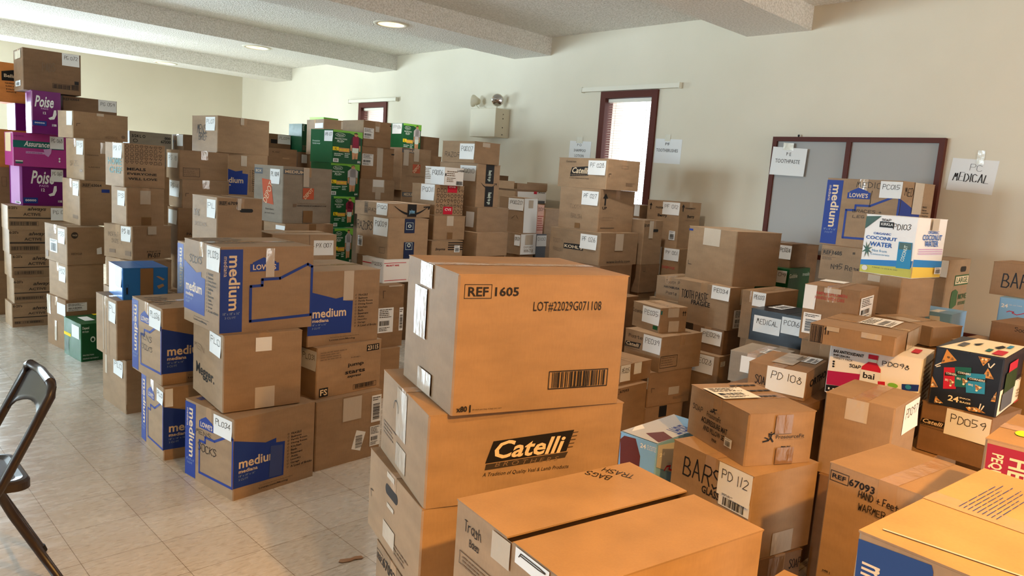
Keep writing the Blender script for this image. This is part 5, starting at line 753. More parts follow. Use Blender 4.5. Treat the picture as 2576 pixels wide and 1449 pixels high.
carton(117,'beverage_carton','beverage carton','white coconut water carton with blue lettering and beach scene, labelled PD103','whiteb','u',4.196,1.354,1.2570,-7.0,0.323,0.267,0.3048,[('L', 'poly', [(0.002, 0.0659), (0.2653, 0.0887), (0.2623, 0.0509), (0.002, 0.0346)], 'ocean'), ('L', 'poly', [(0.002, 0.0387), (0.2653, 0.0551), (0.2653, 0.0029), (0.002, 0.002)], 'sand'), ('R', 'poly', [(0.002, 0.0964), (0.3213, 0.086), (0.3213, 0.0506), (0.002, 0.0592)], 'ocean'), ('R', 'poly', [(0.002, 0.0592), (0.3213, 0.0506), (0.319, 0.002), (0.002, 0.0031)], 'sandy'), ('L', 'poly', [(0.002, 0.2929), (0.0814, 0.2994), (0.002, 0.227), (0.002, 0.2618)], 'dgreen'), ('L', 'r', (0.076, 0.2425, 0.148, 0.272), 'black'), ('L', 't', (0.0838, 0.2523, 0.1451, 0.2662), 'KIRKLA', 'paper'), ('L', 'hw', (0.0853, 0.2754, 0.1305, 0.2883), 'SOAP'), ('L', 'hw', (0.1481, 0.2375, 0.2342, 0.2731), 'PD103'), ('L', 't', (0.0507, 0.2037, 0.1407, 0.2147), 'ORGANIC', 'royal'), ('L', 't', (0.0141, 0.1765, 0.1745, 0.1946), 'COCONUT', 'royal'), ('L', 't', (0.0381, 0.1415, 0.1548, 0.1648), 'WATER', 'royal'), ('L', 'tn', (0.0552, 0.1142, 0.1306, 0.1272), 'Not from', 'blue2'), ('L', 'tn', (0.0485, 0.0972, 0.1482, 0.1071), 'Concentrate', 'blue2'), ('L', 'poly', [(0.1855, 0.1781), (0.2528, 0.1786), (0.2592, 0.0468), (0.188, 0.0447)], 'blue2'), ('L', 'poly', [(0.1897, 0.1748), (0.2502, 0.1761), (0.2506, 0.1427), (0.1909, 0.1396)], 'dgreen'), ('L', 't', (0.199, 0.0814, 0.2397, 0.1611), 'COCONUT', 'pale', 82), ('L', 'palm', (0.002, 0.0706, 0.0592, 0.1628)), ('L', 'tn', (0.068, 0.0289, 0.1977, 0.0359), '9 PACK 1 L (33.8 FL OZ)', 'dgreen'), ('L', 'oval', (0.0136, 0.0117, 0.0438, 0.0387), 'paper'), ('R', 't', (0.1125, 0.2267, 0.2341, 0.2418), 'ORGANIC', 'royal'), ('R', 't', (0.062, 0.1939, 0.2742, 0.2226), 'COCONUT', 'royal'), ('R', 't', (0.0913, 0.1612, 0.2441, 0.1916), 'WATER', 'royal'), ('R', 'r', (0.0344, 0.1454, 0.301, 0.1494), 'lilac'), ('R', 'r', (0.0332, 0.134, 0.3014, 0.138), 'lilac'), ('R', 'r', (0.0321, 0.1228, 0.3017, 0.1268), 'lilac'), ('R', 'ship', (0.2284, 0.0201, 0.3034, 0.0554), 'bars'), ('R', 'tape', (0.1329, 0.2434, 0.2065, 0.3033))])
carton(118,'cardboard_box','box','tall brown box with green printing and dark corner slot, against the wall','kraft','v',4.793,1.366,0.7375,-0.2,0.411,0.270,0.5995,[('L', 'lab', (0.2326, 0.5038, 0.268, 0.5972), ''), ('R', 'hole', (0.2256, 0.5281, 0.3337, 0.5589)), ('R', 'r', (0.1446, 0.4504, 0.409, 0.5099), 'green'), ('R', 'r', (0.1593, 0.4582, 0.4032, 0.5025), 'kraftl'), ('R', 't', (0.1791, 0.4647, 0.3819, 0.4964), 'LARGE', 'green'), ('R', 'poly', [(0.1215, 0.4195), (0.1854, 0.429), (0.2352, 0.4135), (0.2326, 0.3355), (0.1221, 0.3086), (0.11, 0.3606)], 'green'), ('R', 't', (0.2576, 0.3655, 0.409, 0.3974), 'MOVE', 'green'), ('R', 't', (0.2667, 0.3311, 0.409, 0.3517), 'STORE', 'green')])
carton(119,'beverage_carton','beverage carton','blue and white beer carton wedged behind the plain box with shiny tape','beer','v',4.445,1.309,0.8258,0.0,0.270,0.400,0.2495,[('T', 'r', (0.0099, 0.0651, 0.1437, 0.11), 'paper'), ('L', 'poly', [(0.2967, 0.2283), (0.3457, 0.2307), (0.3492, 0.2055), (0.3002, 0.2029)], 'paper')])
carton(120,'cardboard_box','box','low brown box with wrinkled tape, behind the flat parcel on the beverage carton','kraft','v',3.763,1.106,1.0044,-16.8,0.219,0.296,0.0873,[('T', 'tape', (0.002, 0.1142, 0.0993, 0.2367))])
carton(121,'cardboard_box','box','brown box printed SAMPLE HANDLE WITH CARE with a paper sheet on top','kraft2','v',3.642,1.420,0.9536,7.1,0.330,0.253,0.2627,[('L', 'lab', (0.002, 0.1468, 0.0572, 0.2611), ''), ('L', 't', (0.0461, 0.2209, 0.1943, 0.2361), 'SAMPLE SPECIMEN', 'red2'), ('L', 't', (0.0522, 0.1996, 0.1853, 0.2148), 'HANDLE WITH CARE', 'red2'), ('L', 'ship', (0.0112, 0.0298, 0.0922, 0.1282), 'bars'), ('R', 'ship', (0.002, 0.1178, 0.2351, 0.2292), 'text'), ('T', 'r', (0.2163, 0.1353, 0.3277, 0.2514), 'paper'), ('L', 'tape', (0.0909, 0.2337, 0.1666, 0.2571))])
carton(122,'beverage_carton','beverage carton','white drink variety pack with red bottle picture, labelled PD098','whiteb','u',3.256,1.073,0.8172,8.1,0.269,0.346,0.2105,[('L', 'poly', [(0.002, 0.0925), (0.1357, 0.1038), (0.1401, 0.0437), (0.0039, 0.0333)], 'magenta2'), ('L', 'poly', [(0.0031, 0.0321), (0.0716, 0.0383), (0.0754, 0.0081), (0.0036, 0.0044)], 'black'), ('L', 't', (0.0158, 0.1732, 0.1329, 0.1863), 'BAI ANTIOXIDANT', 'black'), ('L', 't', (0.0171, 0.1596, 0.0799, 0.1678), 'INFUSION', 'black'), ('L', 'tn', (0.0176, 0.1479, 0.0935, 0.1567), 'VARIETY PACK', 'ink'), ('L', 'oval', (0.0174, 0.1313, 0.0265, 0.1393), 'black'), ('L', 'oval', (0.0177, 0.121, 0.0268, 0.129), 'black'), ('L', 'oval', (0.018, 0.1108, 0.0272, 0.1187), 'black'), ('L', 'hw', (0.0846, 0.1252, 0.127, 0.1409), 'SOAP'), ('L', 'bottle', (0.1277, 0.052, 0.2029, 0.1918)), ('L', 'hw', (0.204, 0.1586, 0.3011, 0.1793), 'PD098'), ('L', 't', (0.0135, 0.0142, 0.0484, 0.023), '15', 'paper'), ('L', 'poly', [(0.1967, 0.0895), (0.2231, 0.0929), (0.226, 0.071), (0.1996, 0.0675)], 'red'), ('L', 'oval', (0.2341, 0.0753, 0.2717, 0.0941), 'lime'), ('L', 'poly', [(0.2841, 0.0976), (0.3442, 0.1075), (0.3442, 0.081), (0.2873, 0.0727)], 'navy'), ('L', 'oval', (0.2968, 0.0812, 0.3186, 0.0993), 'blue2'), ('R', 'lines2', (0.0383, 0.002, 0.2667, 0.1802)), ('T', 'r', (0.0913, 0.0322, 0.1931, 0.061), 'red')])
carton(123,'cardboard_box','box','flat wide brown parcel with crumpled shiny tape, lying on the white drink pack','kraft','u',3.273,1.152,1.0282,6.3,0.463,0.328,0.0787,[('L', 'f', (0.0058, 0.002, 0.056, 0.0752), 'black'), ('L', 'bar', (0.0096, 0.0044, 0.0521, 0.0716), 'black'), ('L', 'arrow', (0.0577, 0.0407, 0.0702, 0.0753)), ('L', 'arrow', (0.0697, 0.0428, 0.0809, 0.0748)), ('L', 'tape', (0.0669, 0.0588, 0.1167, 0.0772)), ('L', 'tape', (0.2011, 0.0548, 0.2761, 0.0772)), ('T', 'ship', (0.2108, 0.0673, 0.4494, 0.1953), 'text'), ('R', 'tape', (0.184, 0.002, 0.3928, 0.0765)), ('L', 'tn', (0.0117, 0.002, 0.0884, 0.006), '', 'ink')])
carton(124,'cardboard_box','box','dark brown box under the PD108 soap box','kraft3','v',3.229,1.453,0.0000,0.0,0.360,0.380,0.7578,[])
carton(125,'cardboard_box','box','flat brown box handwritten SOAP with large label PD 108','kraft2','v',3.226,1.449,0.7588,9.7,0.346,0.250,0.1254,[('L', 'lab', (0.0823, 0.0147, 0.2477, 0.1239), 'PD 108'), ('L', 'hw', (0.0352, 0.0361, 0.094, 0.082), 'SOAP'), ('R', 't', (0.0644, 0.0476, 0.3445, 0.0813), 'ORTHO', 'black'), ('T', 'ship', (0.1997, 0.0176, 0.3445, 0.1095), 'text'), ('T', 'tape', (0.076, 0.0835, 0.3445, 0.1746))])
carton(126,'cardboard_box','box','grey-brown box with pale blue label behind the PD108 box','greyk','v',3.665,1.793,0.6495,7.0,0.300,0.235,0.1609,[('L', 'lab', (0.0608, 0.0584, 0.1523, 0.1445), ''), ('T', 'ship', (0.0748, 0.0421, 0.2069, 0.1122), 'bars')])
carton(127,'cardboard_box','box','brown box with strip of brown tape on the floor, under the BARS SOAP box','kraft3','u',2.527,1.248,0.0000,-15.7,0.230,0.400,0.3563,[('R', 'tapeB', (0.0601, 0.279, 0.137, 0.3506)), ('R', 'hw', (0.1687, 0.2929, 0.2264, 0.3344), 'SOAP')])
carton(128,'cardboard_box','box','large brown box handwritten BARS SOAP and printed GLASS, labelled PD 112','kraft','v',2.511,1.253,0.3573,-12.7,0.347,0.386,0.3155,[('L', 'hw', (0.065, 0.2058, 0.2465, 0.2966), 'BARS'), ('L', 't', (0.1638, 0.1702, 0.2478, 0.1989), 'GLASS', 'black'), ('L', 'ship', (0.2458, 0.1615, 0.3837, 0.2107), 'bars'), ('L', 'lab', (0.2345, 0.1973, 0.3837, 0.314), 'PD 112'), ('R', 'tape', (0.1314, 0.002, 0.2423, 0.0849))])
carton(129,'cardboard_box','box','tan box printed acupressure mat and pillow set in PINK, on the BARS SOAP box','kraft','v',2.559,1.276,0.6733,-25.2,0.287,0.367,0.1921,[('L', 'hw', (0.0272, 0.106, 0.0931, 0.1297), 'SOAP'), ('L', 'tn', (0.1223, 0.1026, 0.2117, 0.1236), 'ProsourceFit', 'black'), ('L', 'runner', (0.1415, 0.1269, 0.1847, 0.1461)), ('L', 't', (0.0919, 0.0732, 0.2571, 0.0951), 'ACUPRESSURE MAT', 'black'), ('L', 't', (0.1093, 0.0467, 0.2522, 0.0667), 'AND PILLOW SET', 'black'), ('L', 't', (0.171, 0.0229, 0.2021, 0.0337), 'PINK', 'black'), ('L', 'ship', (0.2483, 0.035, 0.2915, 0.0674), 'bars'), ('R', 'runner', (0.0674, 0.0861, 0.1233, 0.1236)), ('R', 'tn', (0.1206, 0.0958, 0.2429, 0.1098), 'ProsourceFit', 'black'), ('R', 'tn', (0.1313, 0.0896, 0.2403, 0.0936), 'www.prosourcefit.com', 'ink2'), ('R', 't', (0.1474, 0.0526, 0.1895, 0.0682), 'PINK', 'black'), ('R', 'tapeB', (0.1113, 0.1149, 0.1837, 0.1834)), ('R', 'tapeB', (0.1252, 0.002, 0.2017, 0.0638)), ('T', 'ship', (0.002, 0.1545, 0.1648, 0.2919), 'text'), ('T', 'lines', (0.1462, 0.1222, 0.2847, 0.3389), '', 'ink', 3)])
carton(130,'cardboard_box','box','wide orange lit box handwritten TRASH BAGS, with open seam on top','kraft','gap',1.361,1.000,0.4396,-9.8,0.564,0.455,0.3995,[('T', 'hwc', (0.472, 0.4044), 0.085, 0.036, 'TRASH', 118), ('T', 'hwc', (0.4109, 0.4153), 0.068, 0.034, 'BAGS', 118), ('L', 'hw', (0.0436, 0.3399, 0.1165, 0.3729), 'Trash'), ('L', 'hw', (0.0696, 0.3101, 0.1101, 0.3314), 'Bags'), ('L', 'lab', (0.2534, 0.3601, 0.3717, 0.3956), 'P'), ('L', 'f', (0.0295, 0.2501, 0.1713, 0.2833), 'ink'), ('L', 'lines2', (0.0415, 0.2454, 0.1526, 0.2736)), ('L', 'tape', (0.1634, 0.3299, 0.2353, 0.3935))])
carton(131,'cardboard_box','box','brown box under the tall plain box with crackled tape','kraft3','v',2.752,0.895,0.0000,-0.0,0.220,0.260,0.6321,[])
carton(132,'cardboard_box','box','tall plain brown box with crackled clear tape on its face, labelled PD097','kraft','v',2.814,0.935,0.6331,3.4,0.310,0.233,0.2971,[('L', 'tape', (0.0736, 0.218, 0.1485, 0.294)), ('R', 'lab', (0.1166, 0.1762, 0.3082, 0.2865), 'PD097')])
carton(133,'cardboard_box','box','brown box on the floor under the REF 67093 hand warmer box','kraft2','v',2.387,0.628,0.0000,-0.0,0.360,0.380,0.4733,[])
carton(134,'cardboard_box','box','brown box printed REF 67093 and handwritten HAND + FEET WARMER','kraft','v',2.323,0.620,0.4743,-7.6,0.351,0.348,0.3747,[('L', 'f', (0.0074, 0.3224, 0.064, 0.3536), 'black'), ('L', 't', (0.0135, 0.3321, 0.0557, 0.3452), 'REF', 'black'), ('L', 't', (0.0654, 0.3264, 0.141, 0.3484), '67093', 'black'), ('L', 'hw', (0.0977, 0.3033, 0.2096, 0.3268), 'HAND + Feet'), ('L', 'hw', (0.1026, 0.2684, 0.1788, 0.2923), 'WARMER'), ('L', 't', (0.0213, 0.0406, 0.0465, 0.0489), 'x48 |', 'black')])
carton(135,'cardboard_box','box','brown box with dark brand panel labelled PD059, under the snack carton','kraft3','v',3.293,0.730,0.6662,-7.1,0.281,0.250,0.1959,[('L', 'CAT', (0.002, 0.0941, 0.1023, 0.1326)), ('L', 'lab', (0.0935, 0.0912, 0.248, 0.1916), 'PD059')])
carton(136,'snack_carton','snack carton','dark navy snack carton with triangular chips and colored bags, reading 24 SNACK BAGS','chip','open2',3.360,0.742,0.8626,2.0,0.400,0.227,0.2219,[('R', 'r', (0.0097, 0.002, 0.398, 0.0987), 'cream'), ('T', 'poly', [(0.002, 0.2188), (0.398, 0.1695), (0.398, 0.002), (0.0237, 0.002)], 'cream'), ('L', 'chipp', [(0.0376, 0.2199), (0.0763, 0.1834), (0.025, 0.1602)]), ('L', 'chipp', [(0.1432, 0.2143), (0.1841, 0.214), (0.1633, 0.1818)]), ('L', 'chipp', [(0.1795, 0.1772), (0.2032, 0.1405), (0.1655, 0.1384)]), ('L', 'chipp', [(0.0021, 0.106), (0.0272, 0.0672), (0.002, 0.0607)]), ('L', 'chipp', [(0.0239, 0.0292), (0.053, 0.0098), (0.0218, 0.0045)]), ('L', 'chipp', [(0.129, 0.0146), (0.1618, 0.0224), (0.1953, 0.008), (0.1406, 0.0035)]), ('L', 'chipp', [(0.2184, 0.0974), (0.2192, 0.058), (0.2048, 0.057)]), ('L', 'pl3', [(0.0076, 0.1491), (0.0247, 0.1625)]), ('L', 'pl3', [(0.0123, 0.1454), (0.0241, 0.1514)]), ('L', 'pl3', [(0.1791, 0.1946), (0.1835, 0.1818)]), ('L', 'pl3', [(0.1978, 0.1979), (0.1876, 0.1804)]), ('L', 'pl3', [(0.1754, 0.0386), (0.1733, 0.0194)]), ('L', 'pl3', [(0.1859, 0.0335), (0.1802, 0.018)]), ('L', 'bag', (0.0378, 0.0658, 0.0875, 0.1579), 'red'), ('L', 'bag', (0.0736, 0.0831, 0.1336, 0.1673), 'teal'), ('L', 'bag', (0.112, 0.0699, 0.1828, 0.1525), 'blue2'), ('L', 't', (0.0662, 0.0253, 0.1033, 0.0473), '24', 'cream'), ('L', 't', (0.1041, 0.043, 0.1423, 0.0485), 'SNACK', 'cream'), ('L', 't', (0.1073, 0.0272, 0.1433, 0.0342), 'BAGS', 'cream'), ('R', 'r', (0.095, 0.1529, 0.2501, 0.1928), 'red'), ('R', 'r', (0.0578, 0.0807, 0.2623, 0.1583), 'dgreen'), ('R', 'r', (0.0428, 0.0146, 0.2462, 0.0819), 'slate'), ('R', 't', (0.3063, 0.0936, 0.398, 0.1129), 'POP', 'ink'), ('R', 'lines2', (0.3298, 0.0188, 0.398, 0.0552)), ('R', 'r', (0.3117, 0.002, 0.398, 0.006), 'red'), ('T', 'r', (0.0411, 0.0162, 0.1567, 0.0515), 'red'), ('T', 'r', (0.2483, 0.0268, 0.3284, 0.0423), 'blue2'), ('T', 'r', (0.1018, 0.1554, 0.2096, 0.1795), 'slate'), ('T', 'r', (0.0801, 0.0642, 0.1538, 0.0819), 'teal'), ('T', 'poly', [(0.2064, 0.1449), (0.2726, 0.1207), (0.2026, 0.1231), (0.1831, 0.1315)], 'black'), ('T', 'poly', [(0.2059, 0.0743), (0.2855, 0.0607), (0.2606, 0.0438), (0.1875, 0.0546)], 'black')])
carton(137,'cardboard_box','box','small brown box with yellow tape over its top, low behind the hand warmer box','kraft2','v',3.228,0.890,0.3419,-0.0,0.455,0.200,0.3208,[('T', 'r', (0.2387, 0.0385, 0.36, 0.082), 'yellow2')])
carton(138,'cardboard_box','box','brown box with maroon panel and pale vertical lettering, with a neon green sticker','kraft','u',2.107,0.186,0.6964,0.7,0.320,0.420,0.3995,[('L', 'poly', [(0.0057, 0.3883), (0.0978, 0.3883), (0.1127, 0.2829), (0.0101, 0.2885)], 'maroon'), ('L', 't', (0.0135, 0.2754, 0.041, 0.3691), 'PEQUENA', 'kraftl', -90), ('L', 't', (0.052, 0.2445, 0.0908, 0.3681), 'HEAVY', 'kraftl', -90), ('T', 'oval', (0.0855, 0.353, 0.1449, 0.3843), 'neon')])
carton(139,'moving_box','box','nearest orange lit box with dark blue panel and purple printed lines on top','kraft','u',1.386,0.081,0.6586,-5.4,0.508,0.550,0.4495,[('L', 'poly', [(0.002, 0.4361), (0.1074, 0.4415), (0.111, 0.432), (0.1142, 0.3505), (0.006, 0.3293)], 'dnavy2'), ('L', 't', (0.0116, 0.3101, 0.0522, 0.4038), 'medium', 'kraftl', -90), ('T', 'lines', (0.247, 0.4377, 0.4411, 0.5009), '', 'navy', 9), ('T', 'poly', [(0.0362, 0.5299), (0.0641, 0.3482), (0.0604, 0.3471), (0.0321, 0.528)], 'bluegrey')])
carton(140,'beverage_carton','beverage carton','pale blue beer carton printed 24 with red script, under the BAR box','beer','v',4.356,0.692,0.9602,0.0,0.270,0.400,0.2495,[('L', 't', (0.0105, 0.2018, 0.0384, 0.22), '24', 'paper'), ('L', 'tn', (0.0414, 0.2149, 0.0957, 0.2204), '12FL OZ CANS', 'paper'), ('L', 'swash', (0.0349, 0.1707, 0.1616, 0.1921))])
carton(141,'cardboard_box','box','brown box handwritten BAR in large letters, against the wall','kraft2','v',4.450,0.704,1.2102,-3.0,0.300,0.501,0.1635,[('L', 'hw', (0.0489, 0.0448, 0.1986, 0.1328), 'BARS')])
carton(142,'cardboard_box','box','flat topped tan box behind the dark snack carton','kraft','v',3.737,0.682,0.8023,-7.9,0.276,0.450,0.2495,[])
carton(143,'cardboard_box','box','low brown box handwritten Soap, under the pale blue beer carton by the wall','kraft3','v',3.919,0.577,1.0523,-6.9,0.300,0.453,0.0861,[('L', 'hw', (0.0941, 0.0582, 0.1504, 0.0809), 'Soap')])
carton(144,'beverage_carton','beverage carton','blue and silver beer bottle carton printed 24, behind the TRASH BAGS box','beer','u',2.591,1.649,0.3869,1.5,0.400,0.179,0.2395,[('L', 'poly', [(0.0031, 0.2085), (0.0206, 0.2283), (0.0758, 0.2324), (0.1046, 0.1672), (0.1054, 0.0972), (0.0141, 0.0877)], 'amber'), ('L', 't', (0.1006, 0.2038, 0.1272, 0.2227), '24', 'paper'), ('L', 'tn', (0.1323, 0.2044, 0.1747, 0.2243), '12FL.OZ BOTTLES', 'paper'), ('R', 'poly', [(0.002, 0.235), (0.2371, 0.2121), (0.272, 0.0339), (0.002, 0.146)], 'silver'), ('R', 't', (0.0182, 0.183, 0.056, 0.198), '24', 'paper'), ('R', 'swash', (0.0615, 0.0966, 0.2441, 0.1403)), ('T', 'poly', [(0.0058, 0.1765), (0.3982, 0.1765), (0.2301, 0.002), (0.002, 0.002)], 'silver'), ('T', 'poly', [(0.0971, 0.1765), (0.1504, 0.1765), (0.1155, 0.1401), (0.0376, 0.1494)], 'paper'), ('T', 'tx', (0.1706, 0.0089, 0.2836, 0.079), 'LIGHT', 'navy', 180), ('T', 'poly', [(0.0662, 0.1015), (0.1459, 0.0686), (0.1104, 0.002), (0.0151, 0.0065)], 'amber')])
carton(145,'cardboard_box','box','low orange lit box wedged between the TRASH BAGS box and the hand warmer box','kraft','v',1.838,0.659,0.0000,-1.1,0.368,0.383,0.5430,[])
carton(146,'cardboard_box','box','brown box printed REF 67093 on the floor, bottom of the tall orange lit stack','kraft','v',1.481,1.679,0.0000,-17.0,0.400,0.350,0.4081,[('L', 'f', (0.0063, 0.3505, 0.069, 0.3833), 'black'), ('L', 't', (0.0156, 0.3539, 0.061, 0.3723), 'REF', 'black'), ('L', 't', (0.0712, 0.3496, 0.1935, 0.3852), '67093', 'black')])
carton(147,'cardboard_box','box','brown box with dark hand hole, third from the top of the tall orange lit stack','kraft','v',1.547,1.710,0.4091,-17.0,0.500,0.502,0.2679,[('L', 'hole', (0.1766, 0.1842, 0.2966, 0.218)), ('L', 'tape', (0.1897, 0.241, 0.2614, 0.2583)), ('L', 'tape', (0.1996, 0.1466, 0.2665, 0.16)), ('L', 'tape', (0.1713, 0.033, 0.2857, 0.0906)), ('L', 'pl2', [(0.035, 0.1107), (0.0262, 0.1333), (0.0526, 0.1361)], 'ink'), ('L', 'lines2', (0.2841, 0.0207, 0.4123, 0.0587))])
carton(148,'cardboard_box','box','orange lit box with dark slanted brand panel, second from the top of the tall stack','kraft','v',1.619,1.665,0.6774,-20.2,0.630,0.496,0.2723,[('R', 'CATB', (0.1704, 0.0716, 0.4762, 0.1972)), ('L', 'tape', (0.1776, 0.1134, 0.2886, 0.2637)), ('L', 'tape', (0.1898, 0.0176, 0.3007, 0.0895)), ('L', 'lines2', (0.0312, 0.0636, 0.1862, 0.112)), ('L', 'arc', (0.1449, 0.1834, 0.2002, 0.2157))])
carton(149,'cardboard_box','box','large orange lit box printed REF 1605 with barcode, on top of the nearest tall stack','kraft','v',1.614,1.624,0.9503,-18.6,0.549,0.438,0.3952,[('R', 'f', (0.0178, 0.3276, 0.0994, 0.3675), 'black'), ('R', 't', (0.029, 0.334, 0.0892, 0.36), 'REF', 'black'), ('R', 't', (0.1088, 0.3343, 0.182, 0.3601), '1605', 'black'), ('R', 'tn', (0.2311, 0.2886, 0.4571, 0.3185), 'LOT#22029G071108', 'black'), ('R', 'f', (0.2978, 0.0583, 0.5011, 0.1128), 'black'), ('R', 'bar', (0.3096, 0.0626, 0.4908, 0.1086), 'black'), ('R', 'tn', (0.3677, 0.0584, 0.4278, 0.0658), '10680651016058', 'black'), ('R', 't', (0.0147, 0.0098, 0.0466, 0.0263), 'x80', 'black'), ('R', 'r', (0.0536, 0.0073, 0.0576, 0.0286), 'black'), ('R', 'tn', (0.0621, 0.011, 0.1522, 0.0162), '20 each per bag; 4 bags per case', 'black'), ('L', 'tape', (0.1369, 0.3233, 0.2437, 0.3937)), ('L', 'tape', (0.0956, 0.1626, 0.2038, 0.3151)), ('L', 'tape', (0.1577, 0.0065, 0.275, 0.0721))])
carton(150,'cardboard_box','box','brown box on the floor in the column past the flat pad cartons','kraft2','v',1.520,8.560,0.0000,0.0,0.500,0.400,0.5195,[])
carton(151,'cardboard_box','box','brown box second from floor in the column past the flat pad cartons','kraft3','v',1.540,8.560,0.5205,0.0,0.500,0.400,0.4995,[])
carton(152,'cardboard_box','box','brown box with small printed arrows in the column past the purple boxes','kraft2','v',1.550,8.540,1.0205,0.0,0.500,0.400,0.3795,[('R', 'f', (0.1615, 0.2042, 0.1999, 0.2909), 'ink')])
carton(153,'cardboard_box','box','plain brown box directly under the purple and pink pads box','orangek','v',1.540,8.550,1.4005,0.0,0.520,0.400,0.3495,[])
carton(154,'product_box','product box','purple and pink pads box half hidden behind the small purple pads box','purple','v',1.730,8.510,1.7505,0.0,0.300,0.340,0.2495,[('L', 'r', (0.0607, 0.041, 0.1766, 0.248), 'pink'), ('L', 'r', (0.002, 0.0415, 0.0175, 0.248), 'lilac')])
carton(155,'cardboard_box','box','orange-brown napkin box with dark brand panel, beside the highest dark brown box','orangek','v',1.495,8.580,2.0005,0.0,0.550,0.400,0.3595,[('R', 'poly', [(0.2685, 0.2764), (0.3872, 0.3041), (0.385, 0.1993), (0.2691, 0.1929)], 'black'), ('R', 't', (0.2875, 0.226, 0.3769, 0.2566), 'Bella', 'kraftl'), ('R', 't', (0.2943, 0.1679, 0.3843, 0.18), 'NAPKINS', 'black'), ('R', 't', (0.2979, 0.1413, 0.3837, 0.1534), '6,000 CT', 'black'), ('R', 't', (0.3016, 0.1152, 0.3832, 0.1261), '8 PACKS', 'black'), ('R', 't', (0.301, 0.0912, 0.3827, 0.1022), 'WHITE', 'black')])
carton(200,'cardboard_box','box','plain brown box at the bottom of a stack, hidden behind nearer boxes','kraft2','v',2.348,5.930,0.0000,-1.3,0.396,0.203,0.8636,[], 'hidden boxes at the bottom of stacks')
carton(201,'cardboard_box','box','plain brown box at the bottom of a stack, hidden behind nearer boxes','kraft2','v',2.842,6.506,0.0000,-0.0,0.433,0.433,0.6325,[], 'hidden boxes at the bottom of stacks')
carton(202,'cardboard_box','box','plain brown box at the bottom of a stack, hidden behind nearer boxes','kraft2','v',2.842,6.506,0.6335,-0.0,0.433,0.433,0.6325,[], 'hidden boxes at the bottom of stacks')
carton(203,'cardboard_box','box','plain brown box at the bottom of a stack, hidden behind nearer boxes','kraft2','v',2.063,4.772,0.0000,0.0,0.361,0.361,0.6572,[], 'hidden boxes at the bottom of stacks')
carton(204,'cardboard_box','box','plain brown box at the bottom of a stack, hidden behind nearer boxes','kraft2','v',2.541,4.747,0.0000,-3.0,0.449,0.276,0.7442,[], 'hidden boxes at the bottom of stacks')
carton(205,'cardboard_box','box','plain brown box at the bottom of a stack, hidden behind nearer boxes','kraft2','v',2.798,5.181,0.0000,7.1,0.409,0.252,0.8784,[], 'hidden boxes at the bottom of stacks')
carton(206,'cardboard_box','box','plain brown box at the bottom of a stack, hidden behind nearer boxes','kraft2','v',3.634,4.533,0.0000,-1.6,0.275,0.226,0.8642,[], 'hidden boxes at the bottom of stacks')
carton(207,'cardboard_box','box','plain brown box at the bottom of a stack, hidden behind nearer boxes','kraft2','v',4.076,4.580,0.0000,7.5,0.362,0.326,0.9880,[], 'hidden boxes at the bottom of stacks')
carton(208,'cardboard_box','box','plain brown box at the bottom of a stack, hidden behind nearer boxes','kraft2','v',3.366,5.655,0.0000,9.4,0.178,0.276,0.8050,[], 'hidden boxes at the bottom of stacks')
carton(209,'cardboard_box','box','plain brown box at the bottom of a stack, hidden behind nearer boxes','kraft2','v',3.856,5.905,0.0000,-0.0,0.351,0.336,0.6704,[], 'hidden boxes at the bottom of stacks')
carton(210,'cardboard_box','box','plain brown box at the bottom of a stack, hidden behind nearer boxes','kraft2','v',3.856,5.905,0.6714,-0.0,0.351,0.336,0.6704,[], 'hidden boxes at the bottom of stacks')
carton(211,'cardboard_box','box','plain brown box at the bottom of a stack, hidden behind nearer boxes','kraft2','v',4.314,5.944,0.0000,0.0,0.326,0.376,1.0653,[], 'hidden boxes at the bottom of stacks')
carton(212,'cardboard_box','box','plain brown box at the bottom of a stack, hidden behind nearer boxes','kraft2','v',4.605,6.401,0.0000,-1.5,0.196,0.276,0.9006,[], 'hidden boxes at the bottom of stacks')
carton(213,'cardboard_box','box','plain brown box at the bottom of a stack, hidden behind nearer boxes','kraft2','v',4.605,6.401,0.9016,-1.5,0.196,0.276,0.9006,[], 'hidden boxes at the bottom of stacks')
carton(214,'cardboard_box','box','plain brown box at the bottom of a stack, hidden behind nearer boxes','kraft2','v',4.884,6.447,0.0000,-6.9,0.207,0.276,0.8234,[], 'hidden boxes at the bottom of stacks')
carton(215,'cardboard_box','box','plain brown box at the bottom of a stack, hidden behind nearer boxes','kraft2','v',4.884,6.447,0.8244,-6.9,0.207,0.276,0.8234,[], 'hidden boxes at the bottom of stacks')
carton(216,'cardboard_box','box','plain brown box at the bottom of a stack, hidden behind nearer boxes','kraft2','v',4.545,5.918,0.0000,-1.3,0.114,0.276,0.7433,[], 'hidden boxes at the bottom of stacks')
carton(217,'cardboard_box','box','plain brown box at the bottom of a stack, hidden behind nearer boxes','kraft2','v',4.545,5.918,0.7443,-1.3,0.100,0.252,0.7433,[], 'hidden boxes at the bottom of stacks')
carton(218,'cardboard_box','box','plain brown box at the bottom of a stack, hidden behind nearer boxes','kraft2','v',4.264,7.716,0.0000,0.0,0.326,0.276,0.8789,[], 'hidden boxes at the bottom of stacks')
carton(219,'cardboard_box','box','plain brown box at the bottom of a stack, hidden behind nearer boxes','kraft2','v',4.264,7.716,0.8799,0.0,0.326,0.276,0.8789,[], 'hidden boxes at the bottom of stacks')
carton(220,'cardboard_box','box','plain brown box at the bottom of a stack, hidden behind nearer boxes','kraft2','v',4.148,7.055,0.0000,-8.0,0.333,0.444,0.8656,[], 'hidden boxes at the bottom of stacks')
